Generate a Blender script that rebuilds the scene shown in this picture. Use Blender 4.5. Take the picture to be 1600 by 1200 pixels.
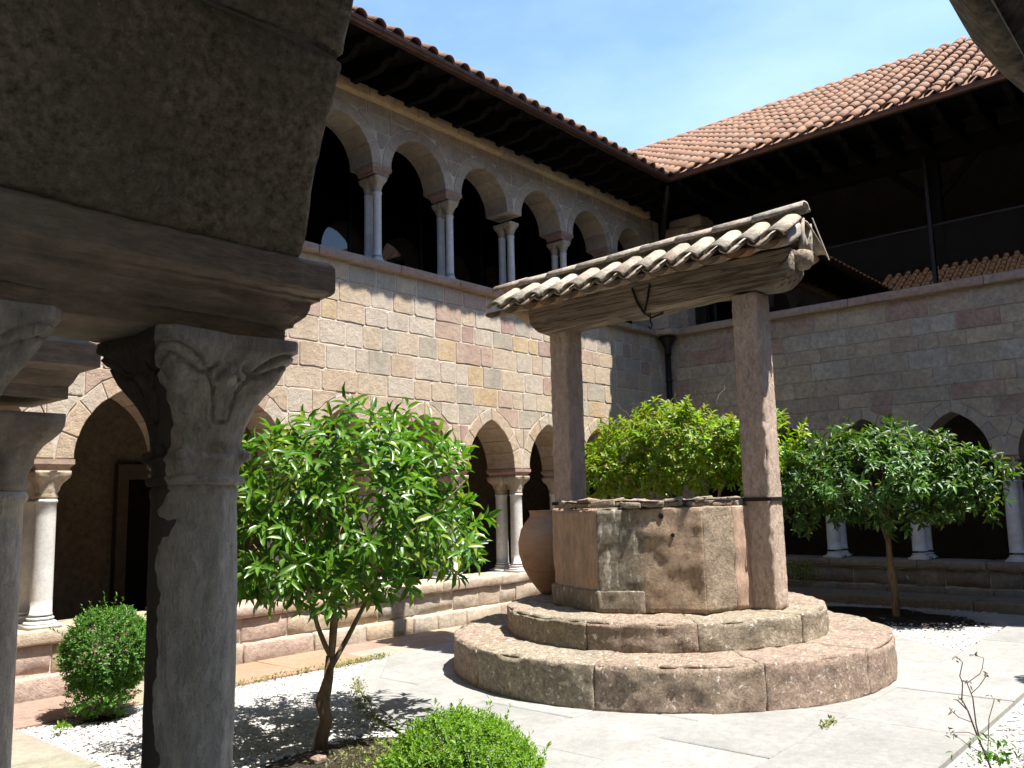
import bpy, math, random
import numpy as np
from mathutils import Vector, Matrix, noise
random.seed(7); rng = np.random.RandomState(11)
S = bpy.context.scene
for o in list(bpy.data.objects): bpy.data.objects.remove(o)
# ------------------------------------------------------------------ camera
YAW, PITCH, ROLL, FPX = math.radians(41.195), math.radians(7.95), math.radians(-1.379), 1322.4
fw = Vector((math.cos(YAW)*math.cos(PITCH), math.sin(YAW)*math.cos(PITCH), math.sin(PITCH)))
rt = Vector((math.sin(YAW), -math.cos(YAW), 0)); up = rt.cross(fw)
r2 = rt*math.cos(ROLL)+up*math.sin(ROLL); u2 = -rt*math.sin(ROLL)+up*math.cos(ROLL)
cd = bpy.data.cameras.new('camera'); cam = bpy.data.objects.new('camera', cd); S.collection.objects.link(cam)
m = Matrix((r2, u2, -fw)).transposed().to_4x4(); cam.matrix_world = m
cd.sensor_width = 36; cd.lens = FPX/1600*36; cd.clip_start = .02; cd.clip_end = 500
S.camera = cam
# ------------------------------------------------------------------ light
SUN = Vector((.105, -.40, 1)).normalized()
W = bpy.data.worlds.new('World'); S.world = W; W.use_nodes = True
nt = W.node_tree; bg = nt.nodes['Background']
sk = nt.nodes.new('ShaderNodeTexSky'); sk.sky_type = 'NISHITA'; sk.sun_disc = False
sk.sun_elevation = math.asin(SUN.z); sk.sun_rotation = math.atan2(SUN.x, SUN.y)
sk.air_density = 1.0; sk.dust_density = .3; sk.ozone_density = 3.6
tc = nt.nodes.new('ShaderNodeTexCoord'); mp = nt.nodes.new('ShaderNodeMapping'); mp.inputs['Scale'].default_value = (1.6, 1.0, 3.2)
cn = nt.nodes.new('ShaderNodeTexNoise'); cn.inputs['Scale'].default_value = 1.7; cn.inputs['Detail'].default_value = 7; cn.inputs['Roughness'].default_value = .55
cr = nt.nodes.new('ShaderNodeValToRGB'); cr.color_ramp.elements[0].position = .42; cr.color_ramp.elements[1].position = .8
cr.color_ramp.elements[0].color = (0, 0, 0, 1); cr.color_ramp.elements[1].color = (.16, .16, .16, 1)
cm = nt.nodes.new('ShaderNodeMixRGB'); cm.inputs[2].default_value = (7.2, 8.0, 9.0, 1)
nt.links.new(tc.outputs['Generated'], mp.inputs[0]); nt.links.new(mp.outputs[0], cn.inputs[0]); nt.links.new(cn.outputs[0], cr.inputs[0])
nt.links.new(cr.outputs[0], cm.inputs[0]); nt.links.new(sk.outputs[0], cm.inputs[1]); nt.links.new(cm.outputs[0], bg.inputs[0])
bg.inputs[1].default_value = .135
sl = bpy.data.lights.new('sun', 'SUN'); sl.energy = 5.0; sl.angle = math.radians(.53); sl.color = (1, .955, .88)
so = bpy.data.objects.new('sun', sl); S.collection.objects.link(so); so.rotation_euler = SUN.to_track_quat('Z', 'Y').to_euler(); so.location = (0, -10, 30)
S.view_settings.view_transform = 'Standard'; S.view_settings.look = 'None'; S.view_settings.gamma = 1
S.view_settings.exposure = 1.38
S.render.engine = 'CYCLES'
try:
    S.cycles.max_bounces = 8; S.cycles.diffuse_bounces = 5; S.cycles.transparent_max_bounces = 12
except Exception: pass

# ------------------------------------------------------------------ materials
def newmat(name):
    M = bpy.data.materials.new(name); M.use_nodes = True
    n = M.node_tree; return M, n, n.nodes['Principled BSDF']
def N(n, t, **k):
    x = n.nodes.new(t)
    for a, b in k.items():
        if a in ('operation', 'blend_type', 'feature', 'distance', 'data_type'): setattr(x, a, b)
        else: x.inputs[a].default_value = b
    return x
def coords(n, scale=1., stretch=(1, 1, 1), rnd=True):
    t = n.nodes.new('ShaderNodeTexCoord'); o = n.nodes.new('ShaderNodeObjectInfo')
    mu = N(n, 'ShaderNodeVectorMath', operation='MULTIPLY'); mu.inputs[1].default_value = stretch
    n.links.new(t.outputs['Object'], mu.inputs[0])
    if not rnd: return mu.outputs[0], o
    sc = N(n, 'ShaderNodeVectorMath', operation='SCALE'); sc.inputs[0].default_value = (37.3, 19.7, 53.1)
    n.links.new(o.outputs['Random'], sc.inputs['Scale'])
    ad = N(n, 'ShaderNodeVectorMath', operation='ADD'); n.links.new(mu.outputs[0], ad.inputs[0]); n.links.new(sc.outputs[0], ad.inputs[1])
    return ad.outputs[0], o
def noise_(n, vec, scale, detail=6, rough=.6):
    x = N(n, 'ShaderNodeTexNoise', Scale=scale, Detail=detail, Roughness=rough); n.links.new(vec, x.inputs['Vector']); return x.outputs[0]
def ramp(n, fac, stops, interp='LINEAR'):
    r = n.nodes.new('ShaderNodeValToRGB'); r.color_ramp.interpolation = interp
    el = r.color_ramp.elements
    while len(el) < len(stops): el.new(.5)
    for e, (p, c) in zip(el, stops):
        e.position = p; e.color = (c, c, c, 1) if isinstance(c, (int, float)) else (*c, 1)
    n.links.new(fac, r.inputs[0]); return r.outputs[0]
def mix(n, a, b, fac, mode='MIX'):
    x = n.nodes.new('ShaderNodeMixRGB'); x.blend_type = mode
    for i, v in ((1, a), (2, b)):
        if isinstance(v, tuple): x.inputs[i].default_value = (*v, 1)
        elif isinstance(v, (int, float)): x.inputs[i].default_value = (v, v, v, 1)
        else: n.links.new(v, x.inputs[i])
    if isinstance(fac, (int, float)): x.inputs[0].default_value = fac
    else: n.links.new(fac, x.inputs[0])
    return x.outputs[0]
def bump(n, p, h, strength, dist):
    b = N(n, 'ShaderNodeBump', Strength=strength, Distance=dist); n.links.new(h, b.inputs['Height']); n.links.new(b.outputs[0], p.inputs['Normal'])
def mul(n, a, k, add=None):
    x = N(n, 'ShaderNodeMath', operation='MULTIPLY'); n.links.new(a, x.inputs[0]); x.inputs[1].default_value = k
    if add is None: return x.outputs[0]
    y = N(n, 'ShaderNodeMath', operation='ADD'); n.links.new(x.outputs[0], y.inputs[0]); n.links.new(add, y.inputs[1]); return y.outputs[0]
def stone(name, cols, bumpd=.012, scale=1., stain=None, stain_pos=(.55, .7), stain_scale=3., sk_=.85, rough=.92, spots=None, spot_pos=(.68, .74), stretch=(1, 1, 1), pit=.6, contrast=.34):
    M, n, p = newmat(name); v, oi = coords(n, stretch=stretch)
    k = len(cols); base = ramp(n, oi.outputs['Random'], [(i/k, c) for i, c in enumerate(cols)], 'CONSTANT') if k > 1 else None
    n1 = noise_(n, v, 2.3*scale, 5); n2 = noise_(n, v, 14*scale, 8, .7); n3 = noise_(n, v, 60*scale, 4, .7)
    if base is None: base = mix(n, cols[0], cols[0], 0)
    alt = mix(n, base, cols[len(cols)//2], ramp(n, n1, [(.45, 0), (.75, .45)]))
    c = mix(n, alt, ramp(n, n2, [(.25, 1-contrast*1.3), (.7, 1+contrast*.25)]), 1, 'MULTIPLY')
    c = mix(n, c, ramp(n, n3, [(.3, .8), (.65, 1.06)]), .8, 'MULTIPLY')
    c = mix(n, c, ramp(n, n1, [(.3, .82), (.7, 1.05)]), 1, 'MULTIPLY')
    if stain:
        st = noise_(n, v, stain_scale, 7, .68); c = mix(n, c, stain, ramp(n, st, [(stain_pos[0], 0), (stain_pos[1], sk_)]))
    if spots:
        sp = noise_(n, v, 17*scale, 3, .6); c = mix(n, c, spots, ramp(n, sp, [(spot_pos[0], 0), (spot_pos[1], .9)]))
    n.links.new(c, p.inputs['Base Color']); p.inputs['Roughness'].default_value = rough; p.inputs['Specular IOR Level'].default_value = .25
    pits = ramp(n, noise_(n, v, 34*scale, 5, .75), [(.3, 0), (.48, 1)])
    h = mul(n, n2, 1., mul(n, n3, .35, mul(n, pits, .35*pit)))
    h = mul(n, n1, .8, h)
    bump(n, p, h, .9, bumpd); return M
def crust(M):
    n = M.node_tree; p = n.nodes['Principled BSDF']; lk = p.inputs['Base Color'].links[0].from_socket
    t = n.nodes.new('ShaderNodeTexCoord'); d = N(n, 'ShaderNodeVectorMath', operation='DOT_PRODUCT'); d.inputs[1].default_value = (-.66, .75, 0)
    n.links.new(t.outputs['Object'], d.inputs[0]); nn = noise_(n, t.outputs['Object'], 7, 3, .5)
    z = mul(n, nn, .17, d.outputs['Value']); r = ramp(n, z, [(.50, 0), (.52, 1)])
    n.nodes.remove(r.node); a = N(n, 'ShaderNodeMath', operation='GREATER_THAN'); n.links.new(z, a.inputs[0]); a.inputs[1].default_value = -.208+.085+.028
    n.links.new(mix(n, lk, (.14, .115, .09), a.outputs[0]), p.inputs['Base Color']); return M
def leafmat(name, cols, trans=.35, rough=.32):
    M, n, p = newmat(name); v, oi = coords(n, rnd=False)
    w = N(n, 'ShaderNodeTexWhiteNoise'); g = n.nodes.new('ShaderNodeNewGeometry')
    c = ramp(n, g.outputs['Random Per Island'], [(i/len(cols), x) for i, x in enumerate(cols)])
    c2 = mix(n, c, ramp(n, oi.outputs['Random'], [(0, .75), (1, 1.25)]), 1, 'MULTIPLY')
    n.links.new(c2, p.inputs['Base Color']); p.inputs['Roughness'].default_value = rough; p.inputs['Specular IOR Level'].default_value = .5
    t = n.nodes.new('ShaderNodeBsdfTranslucent'); tcx = mix(n, c2, (1.5, 1.7, .35), 1, 'MULTIPLY'); n.links.new(tcx, t.inputs[0])
    ms = n.nodes.new('ShaderNodeMixShader'); ms.inputs[0].default_value = trans
    n.links.new(p.outputs[0], ms.inputs[1]); n.links.new(t.outputs[0], ms.inputs[2]); n.links.new(ms.outputs[0], n.nodes['Material Output'].inputs[0])
    return M
def plain(name, col, rough=.6, metal=0, nz=0, nsc=20, bumpd=.002):
    M, n, p = newmat(name); v, oi = coords(n)
    x = noise_(n, v, nsc, 6); c = mix(n, col, ramp(n, x, [(.3, 1-nz), (.7, 1+nz*.4)]), 1, 'MULTIPLY')
    n.links.new(c, p.inputs['Base Color']); p.inputs['Roughness'].default_value = rough; p.inputs['Metallic'].default_value = metal
    p.inputs['Specular IOR Level'].default_value = .08 if max(col) < .02 else .4
    bump(n, p, x, .6, bumpd); return M
TAN, OCH, PINK, MAUVE, GREY, PALE, SAND = (.52, .40, .285), (.54, .395, .235), (.48, .345, .265), (.41, .285, .235), (.43, .375, .295), (.54, .455, .36), (.54, .43, .31)
mWallA = stone('sandstone_warm', [TAN, GREY, SAND, PINK, PALE, OCH, TAN, GREY, PINK, SAND, MAUVE, PALE, SAND, PALE], bumpd=.013, contrast=.24, stain=(.40, .32, .22), stain_pos=(.56, .8), stain_scale=5)
mVous = stone('voussoir_stone', [TAN, SAND, PALE, PINK, SAND, TAN, PALE], bumpd=.014, contrast=.28)
mWallB = stone('sandstone_cool', [(.50, .40, .29), (.44, .32, .245), (.53, .42, .305), (.44, .37, .28), (.54, .43, .305), (.48, .345, .265), (.51, .41, .295), (.43, .275, .215), (.50, .44, .36), (.43, .345, .26), (.50, .39, .28), (.47, .40, .315)], bumpd=.014, contrast=.4)
mUpper = stone('sandstone_grey', [(.44, .36, .28), (.40, .34, .275), (.47, .39, .30), (.40, .32, .26)], bumpd=.006, contrast=.3)
mSoff = stone('sandstone_soffit', [(.42, .32, .215), (.38, .29, .21), (.34, .235, .18), (.44, .35, .25)], bumpd=.008)
mCorn = stone('cornice_stone', [(.62, .45, .26), (.58, .46, .30), (.52, .41, .28), (.40, .33, .25)], bumpd=.008)
mSill = stone('sill_stone', [(.42, .29, .22), (.40, .30, .24), (.44, .33, .25)], bumpd=.008)
mMortar = stone('lime_mortar', [(.66, .55, .46)], bumpd=.014, scale=1.5, contrast=.25)
mMortarB = stone('lime_mortar_grey', [(.46, .41, .345)], bumpd=.01, scale=1.5, contrast=.25)
mMarble = stone('grey_marble', [(.62, .60, .57)], bumpd=.003, contrast=.2, rough=.6, stain=(.46, .42, .36), stain_pos=(.5, .75), pit=.3)
mMarbleN = stone('worn_grey_marble', [(.76, .66, .53)], bumpd=.010, scale=2.4, contrast=.4, rough=.8, stain=(.36, .31, .25), stain_pos=(.5, .75), stain_scale=7, stretch=(1, 1, .45), pit=.9)
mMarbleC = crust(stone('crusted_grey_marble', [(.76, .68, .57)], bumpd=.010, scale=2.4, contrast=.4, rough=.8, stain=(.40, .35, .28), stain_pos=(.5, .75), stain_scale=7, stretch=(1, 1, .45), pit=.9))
mCap = stone('capital_stone', [(.50, .40, .29), (.48, .40, .31)], bumpd=.008, contrast=.35)
mAbac = stone('abacus_stone', [(.36, .225, .18), (.38, .25, .20), (.40, .29, .22)], bumpd=.005)
mNear = stone('near_wall_stone', [(.58, .48, .33), (.54, .44, .31), (.60, .49, .35)], bumpd=.016, scale=3.6, contrast=.7, stain=(.27, .215, .16), stain_pos=(.46, .66), stain_scale=3.4, spots=(.60, .55, .45), spot_pos=(.68, .74))
mNearAb = stone('near_impost_stone', [(.56, .42, .31)], bumpd=.012, scale=2, contrast=.45, stain=(.36, .32, .22), stain_pos=(.45, .7), stretch=(.4, .4, 1.6))
mPlinth = stone('plinth_stone', [(.54, .44, .32), (.53, .46, .36), (.53, .41, .28), (.48, .365, .30), (.50, .43, .34), (.48, .39, .30)], bumpd=.014)
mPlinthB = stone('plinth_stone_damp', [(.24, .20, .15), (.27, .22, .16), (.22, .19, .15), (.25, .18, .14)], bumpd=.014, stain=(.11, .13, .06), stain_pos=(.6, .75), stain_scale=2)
mStep = stone('well_step_stone', [(.43, .325, .25), (.43, .35, .26), (.42, .355, .265), (.45, .33, .26)], bumpd=.026, scale=1.3, contrast=.5, stain=(.25, .205, .135), stain_pos=(.5, .72), stain_scale=4.5, sk_=.5, spots=(.56, .53, .47), spot_pos=(.63, .66), pit=1)
mDrum1 = stone('drum_pink_stone', [(.47, .325, .24)], bumpd=.014, contrast=.4, stain=(.24, .20, .13), stain_pos=(.5, .72), stain_scale=3, stretch=(1, 1, .3))
mDrum2 = stone('drum_mossy_stone', [(.33, .27, .20)], bumpd=.022, contrast=.5, stain=(.21, .18, .13), stain_pos=(.48, .66), stain_scale=4, spots=(.46, .42, .34), spot_pos=(.60, .66), stretch=(1, 1, .45), pit=1)
mDrum3 = stone('drum_worn_stone', [(.40, .315, .23)], bumpd=.026, contrast=.45, stain=(.21, .17, .12), stain_pos=(.5, .65), stain_scale=4, pit=1)
def drumB():
    M = stone('drum_two_tone_stone', [(.45, .325, .22)], bumpd=.022, contrast=.42, pit=1, stain=(.33, .265, .19), stain_pos=(.5, .72), stain_scale=4, sk_=.55)
    n = M.node_tree; p = n.nodes['Principled BSDF']; lk = p.inputs['Base Color'].links[0].from_socket
    t = n.nodes.new('ShaderNodeTexCoord'); d = N(n, 'ShaderNodeVectorMath', operation='DOT_PRODUCT'); d.inputs[1].default_value = (-.43, .90, 0)
    n.links.new(t.outputs['Object'], d.inputs[0]); nn = noise_(n, t.outputs['Object'], 5, 6, .65)
    z = mul(n, nn, .5, d.outputs['Value']); a = N(n, 'ShaderNodeMapRange'); n.links.new(z, a.inputs[0]); a.inputs[1].default_value = .22; a.inputs[2].default_value = .36
    sp = ramp(n, noise_(n, coords(n, stretch=(1, 1, .35))[0], 16, 4, .6), [(.55, 0), (.62, 1)])
    moss = mix(n, (.22, .19, .14), (.46, .43, .36), sp); moss = mix(n, moss, ramp(n, noise_(n, t.outputs['Object'], 30, 4), [(.3, .6), (.6, 1.1)]), 1, 'MULTIPLY')
    n.links.new(mix(n, lk, moss, a.outputs[0]), p.inputs['Base Color']); return M
mDrumB = drumB()
mPost = stone('post_stone', [(.60, .46, .37)], bumpd=.022, scale=1.4, contrast=.36, pit=1, stain=(.42, .34, .26), stain_pos=(.5, .75), stretch=(1, 1, .5))
mPave = stone('pale_limestone_paving', [(.31, .305, .29), (.29, .285, .27), (.325, .32, .305)], bumpd=.004, contrast=.2, rough=.8, stain=(.19, .185, .17), stain_pos=(.5, .72), stain_scale=2.6, sk_=.55)
mWalk = stone('peach_sandstone_paving', [(.36, .27, .20), (.35, .23, .15), (.38, .30, .235), (.32, .22, .175), (.35, .31, .25), (.37, .29, .23)], bumpd=.007, contrast=.25)
mWalkG = stone('green_sandstone_paving', [(.27, .26, .20), (.32, .24, .165), (.29, .275, .215), (.34, .29, .235)], bumpd=.007, contrast=.25)
mGravelB = stone('white_gravel_bed', [(.50, .485, .455)], bumpd=.014, scale=4, contrast=.3)
mPeb = stone('white_pebbles', [(.52, .505, .48)], bumpd=.004, scale=3, contrast=.2)
mSoil = stone('dark_soil', [(.05, .038, .028)], bumpd=.03, scale=2, spots=(.16, .13, .09), spot_pos=(.62, .68))
mTile = stone('terracotta_tile', [(.27, .145, .085), (.29, .16, .095), (.28, .15, .09), (.30, .18, .115), (.25, .125, .075), (.31, .20, .135), (.28, .155, .095), (.26, .155, .10)], bumpd=.006, contrast=.35, stain=(.18, .13, .095), stain_pos=(.5, .75), stain_scale=5)
mTileB = stone('terracotta_tile_ripple', [(.285, .16, .10)], bumpd=.006, contrast=.3)
mTileW = stone('lichened_tile', [(.50, .44, .34), (.46, .40, .31), (.48, .39, .30), (.53, .47, .38), (.42, .33, .25)], bumpd=.012, scale=1.8, contrast=.5, stain=(.17, .155, .125), stain_pos=(.5, .64), sk_=.65, stain_scale=7, spots=(.46, .34, .10), spot_pos=(.69, .75))
mTileU = stone('under_tile', [(.36, .19, .11), (.32, .23, .16), (.38, .25, .15), (.33, .26, .19)], bumpd=.006)
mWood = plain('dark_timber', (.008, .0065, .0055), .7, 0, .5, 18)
mIron = plain('black_iron', (.03, .026, .024), .5, .6, .4, 30)
mCopper = plain('brown_gutter_metal', (.115, .062, .048), .36, .5, .35, 6, .0008)
mWire = plain('pale_wire', (.5, .48, .42), .5)
mClay = stone('jar_terracotta', [(.40, .235, .145)], bumpd=.003, contrast=.25, stain=(.36, .27, .20), stain_pos=(.4, .7), stain_scale=2.2, stretch=(.5, .5, 1.4), pit=.2)
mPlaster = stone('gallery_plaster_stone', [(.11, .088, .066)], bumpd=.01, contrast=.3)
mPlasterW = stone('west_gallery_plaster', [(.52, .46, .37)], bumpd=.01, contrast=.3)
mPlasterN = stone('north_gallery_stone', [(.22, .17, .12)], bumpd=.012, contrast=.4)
mBark = stone('bark', [(.24, .165, .10)], bumpd=.01, scale=2.5, contrast=.45, stretch=(1, 1, .3))
mLeafO = leafmat('orange_tree_leaf', [(.04, .11, .014), (.06, .15, .017), (.075, .18, .018), (.05, .125, .015), (.035, .095, .014), (.10, .21, .02), (.06, .15, .016), (.17, .23, .03)], .3, .34)
mLeafR = leafmat('orange_tree_leaf_dark', [(.04, .11, .022), (.06, .15, .025), (.033, .085, .02), (.05, .13, .022), (.09, .19, .03), (.14, .19, .035)], .3, .46)
mLeafV = leafmat('climber_leaf', [(.14, .25, .015), (.22, .34, .018), (.07, .17, .015), (.30, .40, .025), (.16, .28, .02), (.28, .25, .05)], .42, .45)
mLeafB = leafmat('box_leaf', [(.10, .21, .018), (.15, .29, .022), (.07, .16, .015), (.20, .32, .03)], .4, .5)
mLeafD = leafmat('box_leaf_deep', [(.07, .17, .025), (.11, .25, .03), (.045, .12, .02)], .35, .45)
mMoss = leafmat('low_herb', [(.15, .17, .05), (.19, .20, .07), (.13, .13, .05)], .2, .8)
mDryS = plain('dry_stem', (.16, .10, .08), .8, 0, .3)
mFruit = plain('unripe_fruit', (.10, .20, .025), .35, 0, .2, 10)
mYel = plain('yellow_petal', (.7, .42, .03), .6)
def woodbeam():
    M, n, p = newmat('weathered_beam'); v, oi = coords(n, stretch=(9, .8, 9)); g = noise_(n, v, 2.2, 8, .7)
    v2, _ = coords(n, stretch=(20, .7, 22)); cr = ramp(n, noise_(n, v2, 1.5, 6, .65), [(.38, 0), (.5, 1)])
    big = noise_(n, coords(n)[0], 1.3, 3)
    c = ramp(n, g, [(.25, (.15, .115, .08)), (.5, (.25, .20, .15)), (.75, (.34, .285, .22))])
    c = mix(n, c, cr, .5, 'MULTIPLY'); c = mix(n, c, ramp(n, big, [(.35, .75), (.65, 1.1)]), 1, 'MULTIPLY')
    n.links.new(c, p.inputs['Base Color']); p.inputs['Roughness'].default_value = .9
    bump(n, p, mul(n, g, .8, mul(n, cr, 1.)), 1, .02); return M
mBeam = woodbeam()
def glass():
    M, n, p = newmat('dark_glass'); n.nodes.remove(p)
    t = n.nodes.new('ShaderNodeBsdfTransparent'); t.inputs[0].default_value = (.55, .58, .58, 1)
    g = n.nodes.new('ShaderNodeBsdfGlossy'); g.inputs['Roughness'].default_value = .0; g.inputs[0].default_value = (1, 1, 1, 1)
    f = n.nodes.new('ShaderNodeFresnel'); f.inputs[0].default_value = 1.6
    ms = n.nodes.new('ShaderNodeMixShader'); n.links.new(f.outputs[0], ms.inputs[0]); n.links.new(t.outputs[0], ms.inputs[1]); n.links.new(g.outputs[0], ms.inputs[2])
    n.links.new(ms.outputs[0], n.nodes['Material Output'].inputs[0]); return M
mGlass = glass()

# ------------------------------------------------------------------ object helpers
C = S.collection
def tagd(o, label=None, cat=None, group=None, kind=None):
    if label: o['label'] = label
    if cat: o['category'] = cat
    if group: o['group'] = group
    if kind: o['kind'] = kind
    return o
def thing(name, label, cat, loc, group=None):
    o = bpy.data.objects.new(name, None); C.objects.link(o); o.location = loc; o.empty_display_size = .2
    return tagd(o, label, cat, group)
def wloc(o):
    v = Vector((0, 0, 0))
    while o: v += o.location; o = o.parent
    return v
def ob(name, me, mat, parent=None, kind=None):
    if mat and not me.materials: me.materials.append(mat)
    o = bpy.data.objects.new(name, me); C.objects.link(o)
    if parent: o.parent = parent
    if kind: o['kind'] = kind
    return o
def mk(name, verts, faces, mat, parent=None, smooth=False, kind=None):
    """world-space verts"""
    me = bpy.data.meshes.new(name); off = wloc(parent) if parent else Vector((0, 0, 0))
    V = np.asarray(verts, dtype=float)-np.array(off)
    me.from_pydata(V.tolist(), [], faces); me.update()
    if smooth: me.polygons.foreach_set('use_smooth', [True]*len(me.polygons))
    return ob(name, me, mat, parent, kind)
class MB:
    def __init__(s): s.v = []; s.f = []
    def add(s, v, f):
        b = len(s.v); s.v += [tuple(x) for x in v]; s.f += [tuple(i+b for i in q) for q in f]
    def box(s, a, b):
        x0, y0, z0 = a; x1, y1, z1 = b
        s.add([(x0, y0, z0), (x1, y0, z0), (x1, y1, z0), (x0, y1, z0), (x0, y0, z1), (x1, y0, z1), (x1, y1, z1), (x0, y1, z1)],
              [(0, 3, 2, 1), (4, 5, 6, 7), (0, 1, 5, 4), (1, 2, 6, 5), (2, 3, 7, 6), (3, 0, 4, 7)])
    def tube(s, pts, rad, n=8, cap=True):
        pts = [Vector(p) for p in pts]; k = len(pts)
        if not hasattr(rad, '__len__'): rad = [rad]*k
        b = len(s.v); prev = None
        for i, p in enumerate(pts):
            d = (pts[min(i+1, k-1)]-pts[max(i-1, 0)]).normalized()
            if prev is None: a = d.orthogonal().normalized()
            else: a = (prev-d*prev.dot(d)).normalized()
            prev = a; c = d.cross(a)
            for j in range(n):
                t = 2*math.pi*j/n; s.v.append(tuple(p+(a*math.cos(t)+c*math.sin(t))*rad[i]))
        for i in range(k-1):
            for j in range(n): s.f.append((b+i*n+j, b+i*n+(j+1) % n, b+(i+1)*n+(j+1) % n, b+(i+1)*n+j))
        if cap: s.f.append(tuple(b+j for j in reversed(range(n)))); s.f.append(tuple(b+(k-1)*n+j for j in range(n)))
    def build(s, name, mat, parent=None, smooth=False, kind=None): return mk(name, s.v, s.f, mat, parent, smooth, kind)
def nz(p, s=1., seed=0.): return noise.noise(Vector((p[0]*s+seed, p[1]*s+seed*.7, p[2]*s-seed)))
def fz(p, s, seed, oct=3):
    a = 0; k = 1
    for i in range(oct): a += k*nz(p, s*2**i, seed+i*7); k *= .5
    return a
def rbox(name, c, half, r, seg, mat, parent=None, amp=.0, ns=4., fn=None, seed=None, chip=0., smooth=True, wn=False):
    """rounded, noise-worn box; c centre, half sizes, r edge radius, seg inner segments, fn optional warp of local coords to world"""
    seed = random.uniform(0, 90) if seed is None else seed
    hs = half
    def ax(h, k):
        rr = min(r, h*.45)
        return [-h, -h+rr*.35, -h+rr]+[(-h+rr)+(2*(h-rr))*i/k for i in range(1, k)]+[h-rr, h-rr*.35, h]
    A = [ax(hs[i], seg[i]) for i in range(3)]; n = [len(a) for a in A]
    idx = {}; V = []; F = []
    def vid(i, j, k):
        if (i, j, k) not in idx:
            idx[(i, j, k)] = len(V); p = [A[0][i], A[1][j], A[2][k]]; q = []; nn = []
            for d in range(3):
                rr = min(r, hs[d]*.45); l = hs[d]-rr; qq = max(-l, min(l, p[d])); q.append(qq); nn.append((p[d]-qq)/rr)
            L = math.sqrt(sum(x*x for x in nn)) or 1; nn = [x/L for x in nn]
            w = [q[d]+nn[d]*min(r, hs[d]*.45) for d in range(3)]
            if amp or chip:
                e = sum(1 for x in nn if abs(x) > .3)
                wp = fn(w) if wn else w; sd_ = 5. if wn else seed
                if wn: e = 2 if (abs(nn[2]) > .25 and abs(nn[1]) > .25) else 0
                dd = amp*fz(wp, ns, sd_)
                if wn and abs(nn[0]) > .9: dd = 0
                if chip and e > 1: dd -= chip*max(0, fz(wp, ns*.8, sd_+31)+.15)
                w = [w[d]+nn[d]*dd for d in range(3)]
            V.append(w)
        return idx[(i, j, k)]
    def face(fn3, a, b, flip):
        for i in range(a-1):
            for j in range(b-1):
                q = [vid(*fn3(i, j)), vid(*fn3(i+1, j)), vid(*fn3(i+1, j+1)), vid(*fn3(i, j+1))]
                F.append(tuple(reversed(q)) if flip else tuple(q))
    face(lambda i, j: (i, j, n[2]-1), n[0], n[1], False); face(lambda i, j: (i, j, 0), n[0], n[1], True)
    face(lambda i, j: (n[0]-1, i, j), n[1], n[2], False); face(lambda i, j: (0, i, j), n[1], n[2], True)
    face(lambda i, j: (i, n[1]-1, j), n[0], n[2], True); face(lambda i, j: (i, 0, j), n[0], n[2], False)
    W_ = [fn(v) for v in V] if fn else [(v[0]+c[0], v[1]+c[1], v[2]+c[2]) for v in V]
    return mk(name, W_, F, mat, parent, smooth)
# frames: map (u, z, d) wall coords to world, d = outward towards the court
def PA(u, z, d): return (u, 8.37-d, z)
def PB(u, z, d): return (14.06-d, u, z)
def PW(u, z, d): return (1.135+d, u, z)
def PS(u, z, d): return (u, -2.35+d, z)
FLIP = {PA: False, PB: True, PW: False, PS: True}   # orientation of contour (u right, z up) seen from court
def prism(name, con, P, df, db, mat, parent, gap=.006, bev=.012, tilt=.0, back=False):
    n = len(con); cx = sum(p[0] for p in con)/n; cz = sum(p[1] for p in con)/n
    def ins(p, k):
        dx, dz = cx-p[0], cz-p[1]; L = math.hypot(dx, dz) or 1; return (p[0]+dx/L*k*1.2, p[1]+dz/L*k*1.2)
    tx, tz = random.uniform(-tilt, tilt), random.uniform(-tilt, tilt)
    V = []; out = [ins(p, gap) for p in con]; inn = [ins(p, gap+bev) for p in con]
    def D(p, d): return d+tx*(p[0]-cx)+tz*(p[1]-cz)
    V += [P(p[0], p[1], db) for p in out]; V += [P(p[0], p[1], D(p, df-bev*.7)) for p in out]; V += [P(p[0], p[1], D(p, df)) for p in inn]
    F = [tuple(range(2*n, 3*n))]
    for i in range(n):
        j = (i+1) % n; F.append((i, j, n+j, n+i)); F.append((n+i, n+j, 2*n+j, 2*n+i))
    if back: F.append(tuple(reversed(range(n))))
    if FLIP[P]: F = [tuple(reversed(f)) for f in F]
    if P is PA or P is PW or P is PB or P is PS: pass
    return mk(name, V, F, mat, parent)

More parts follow.
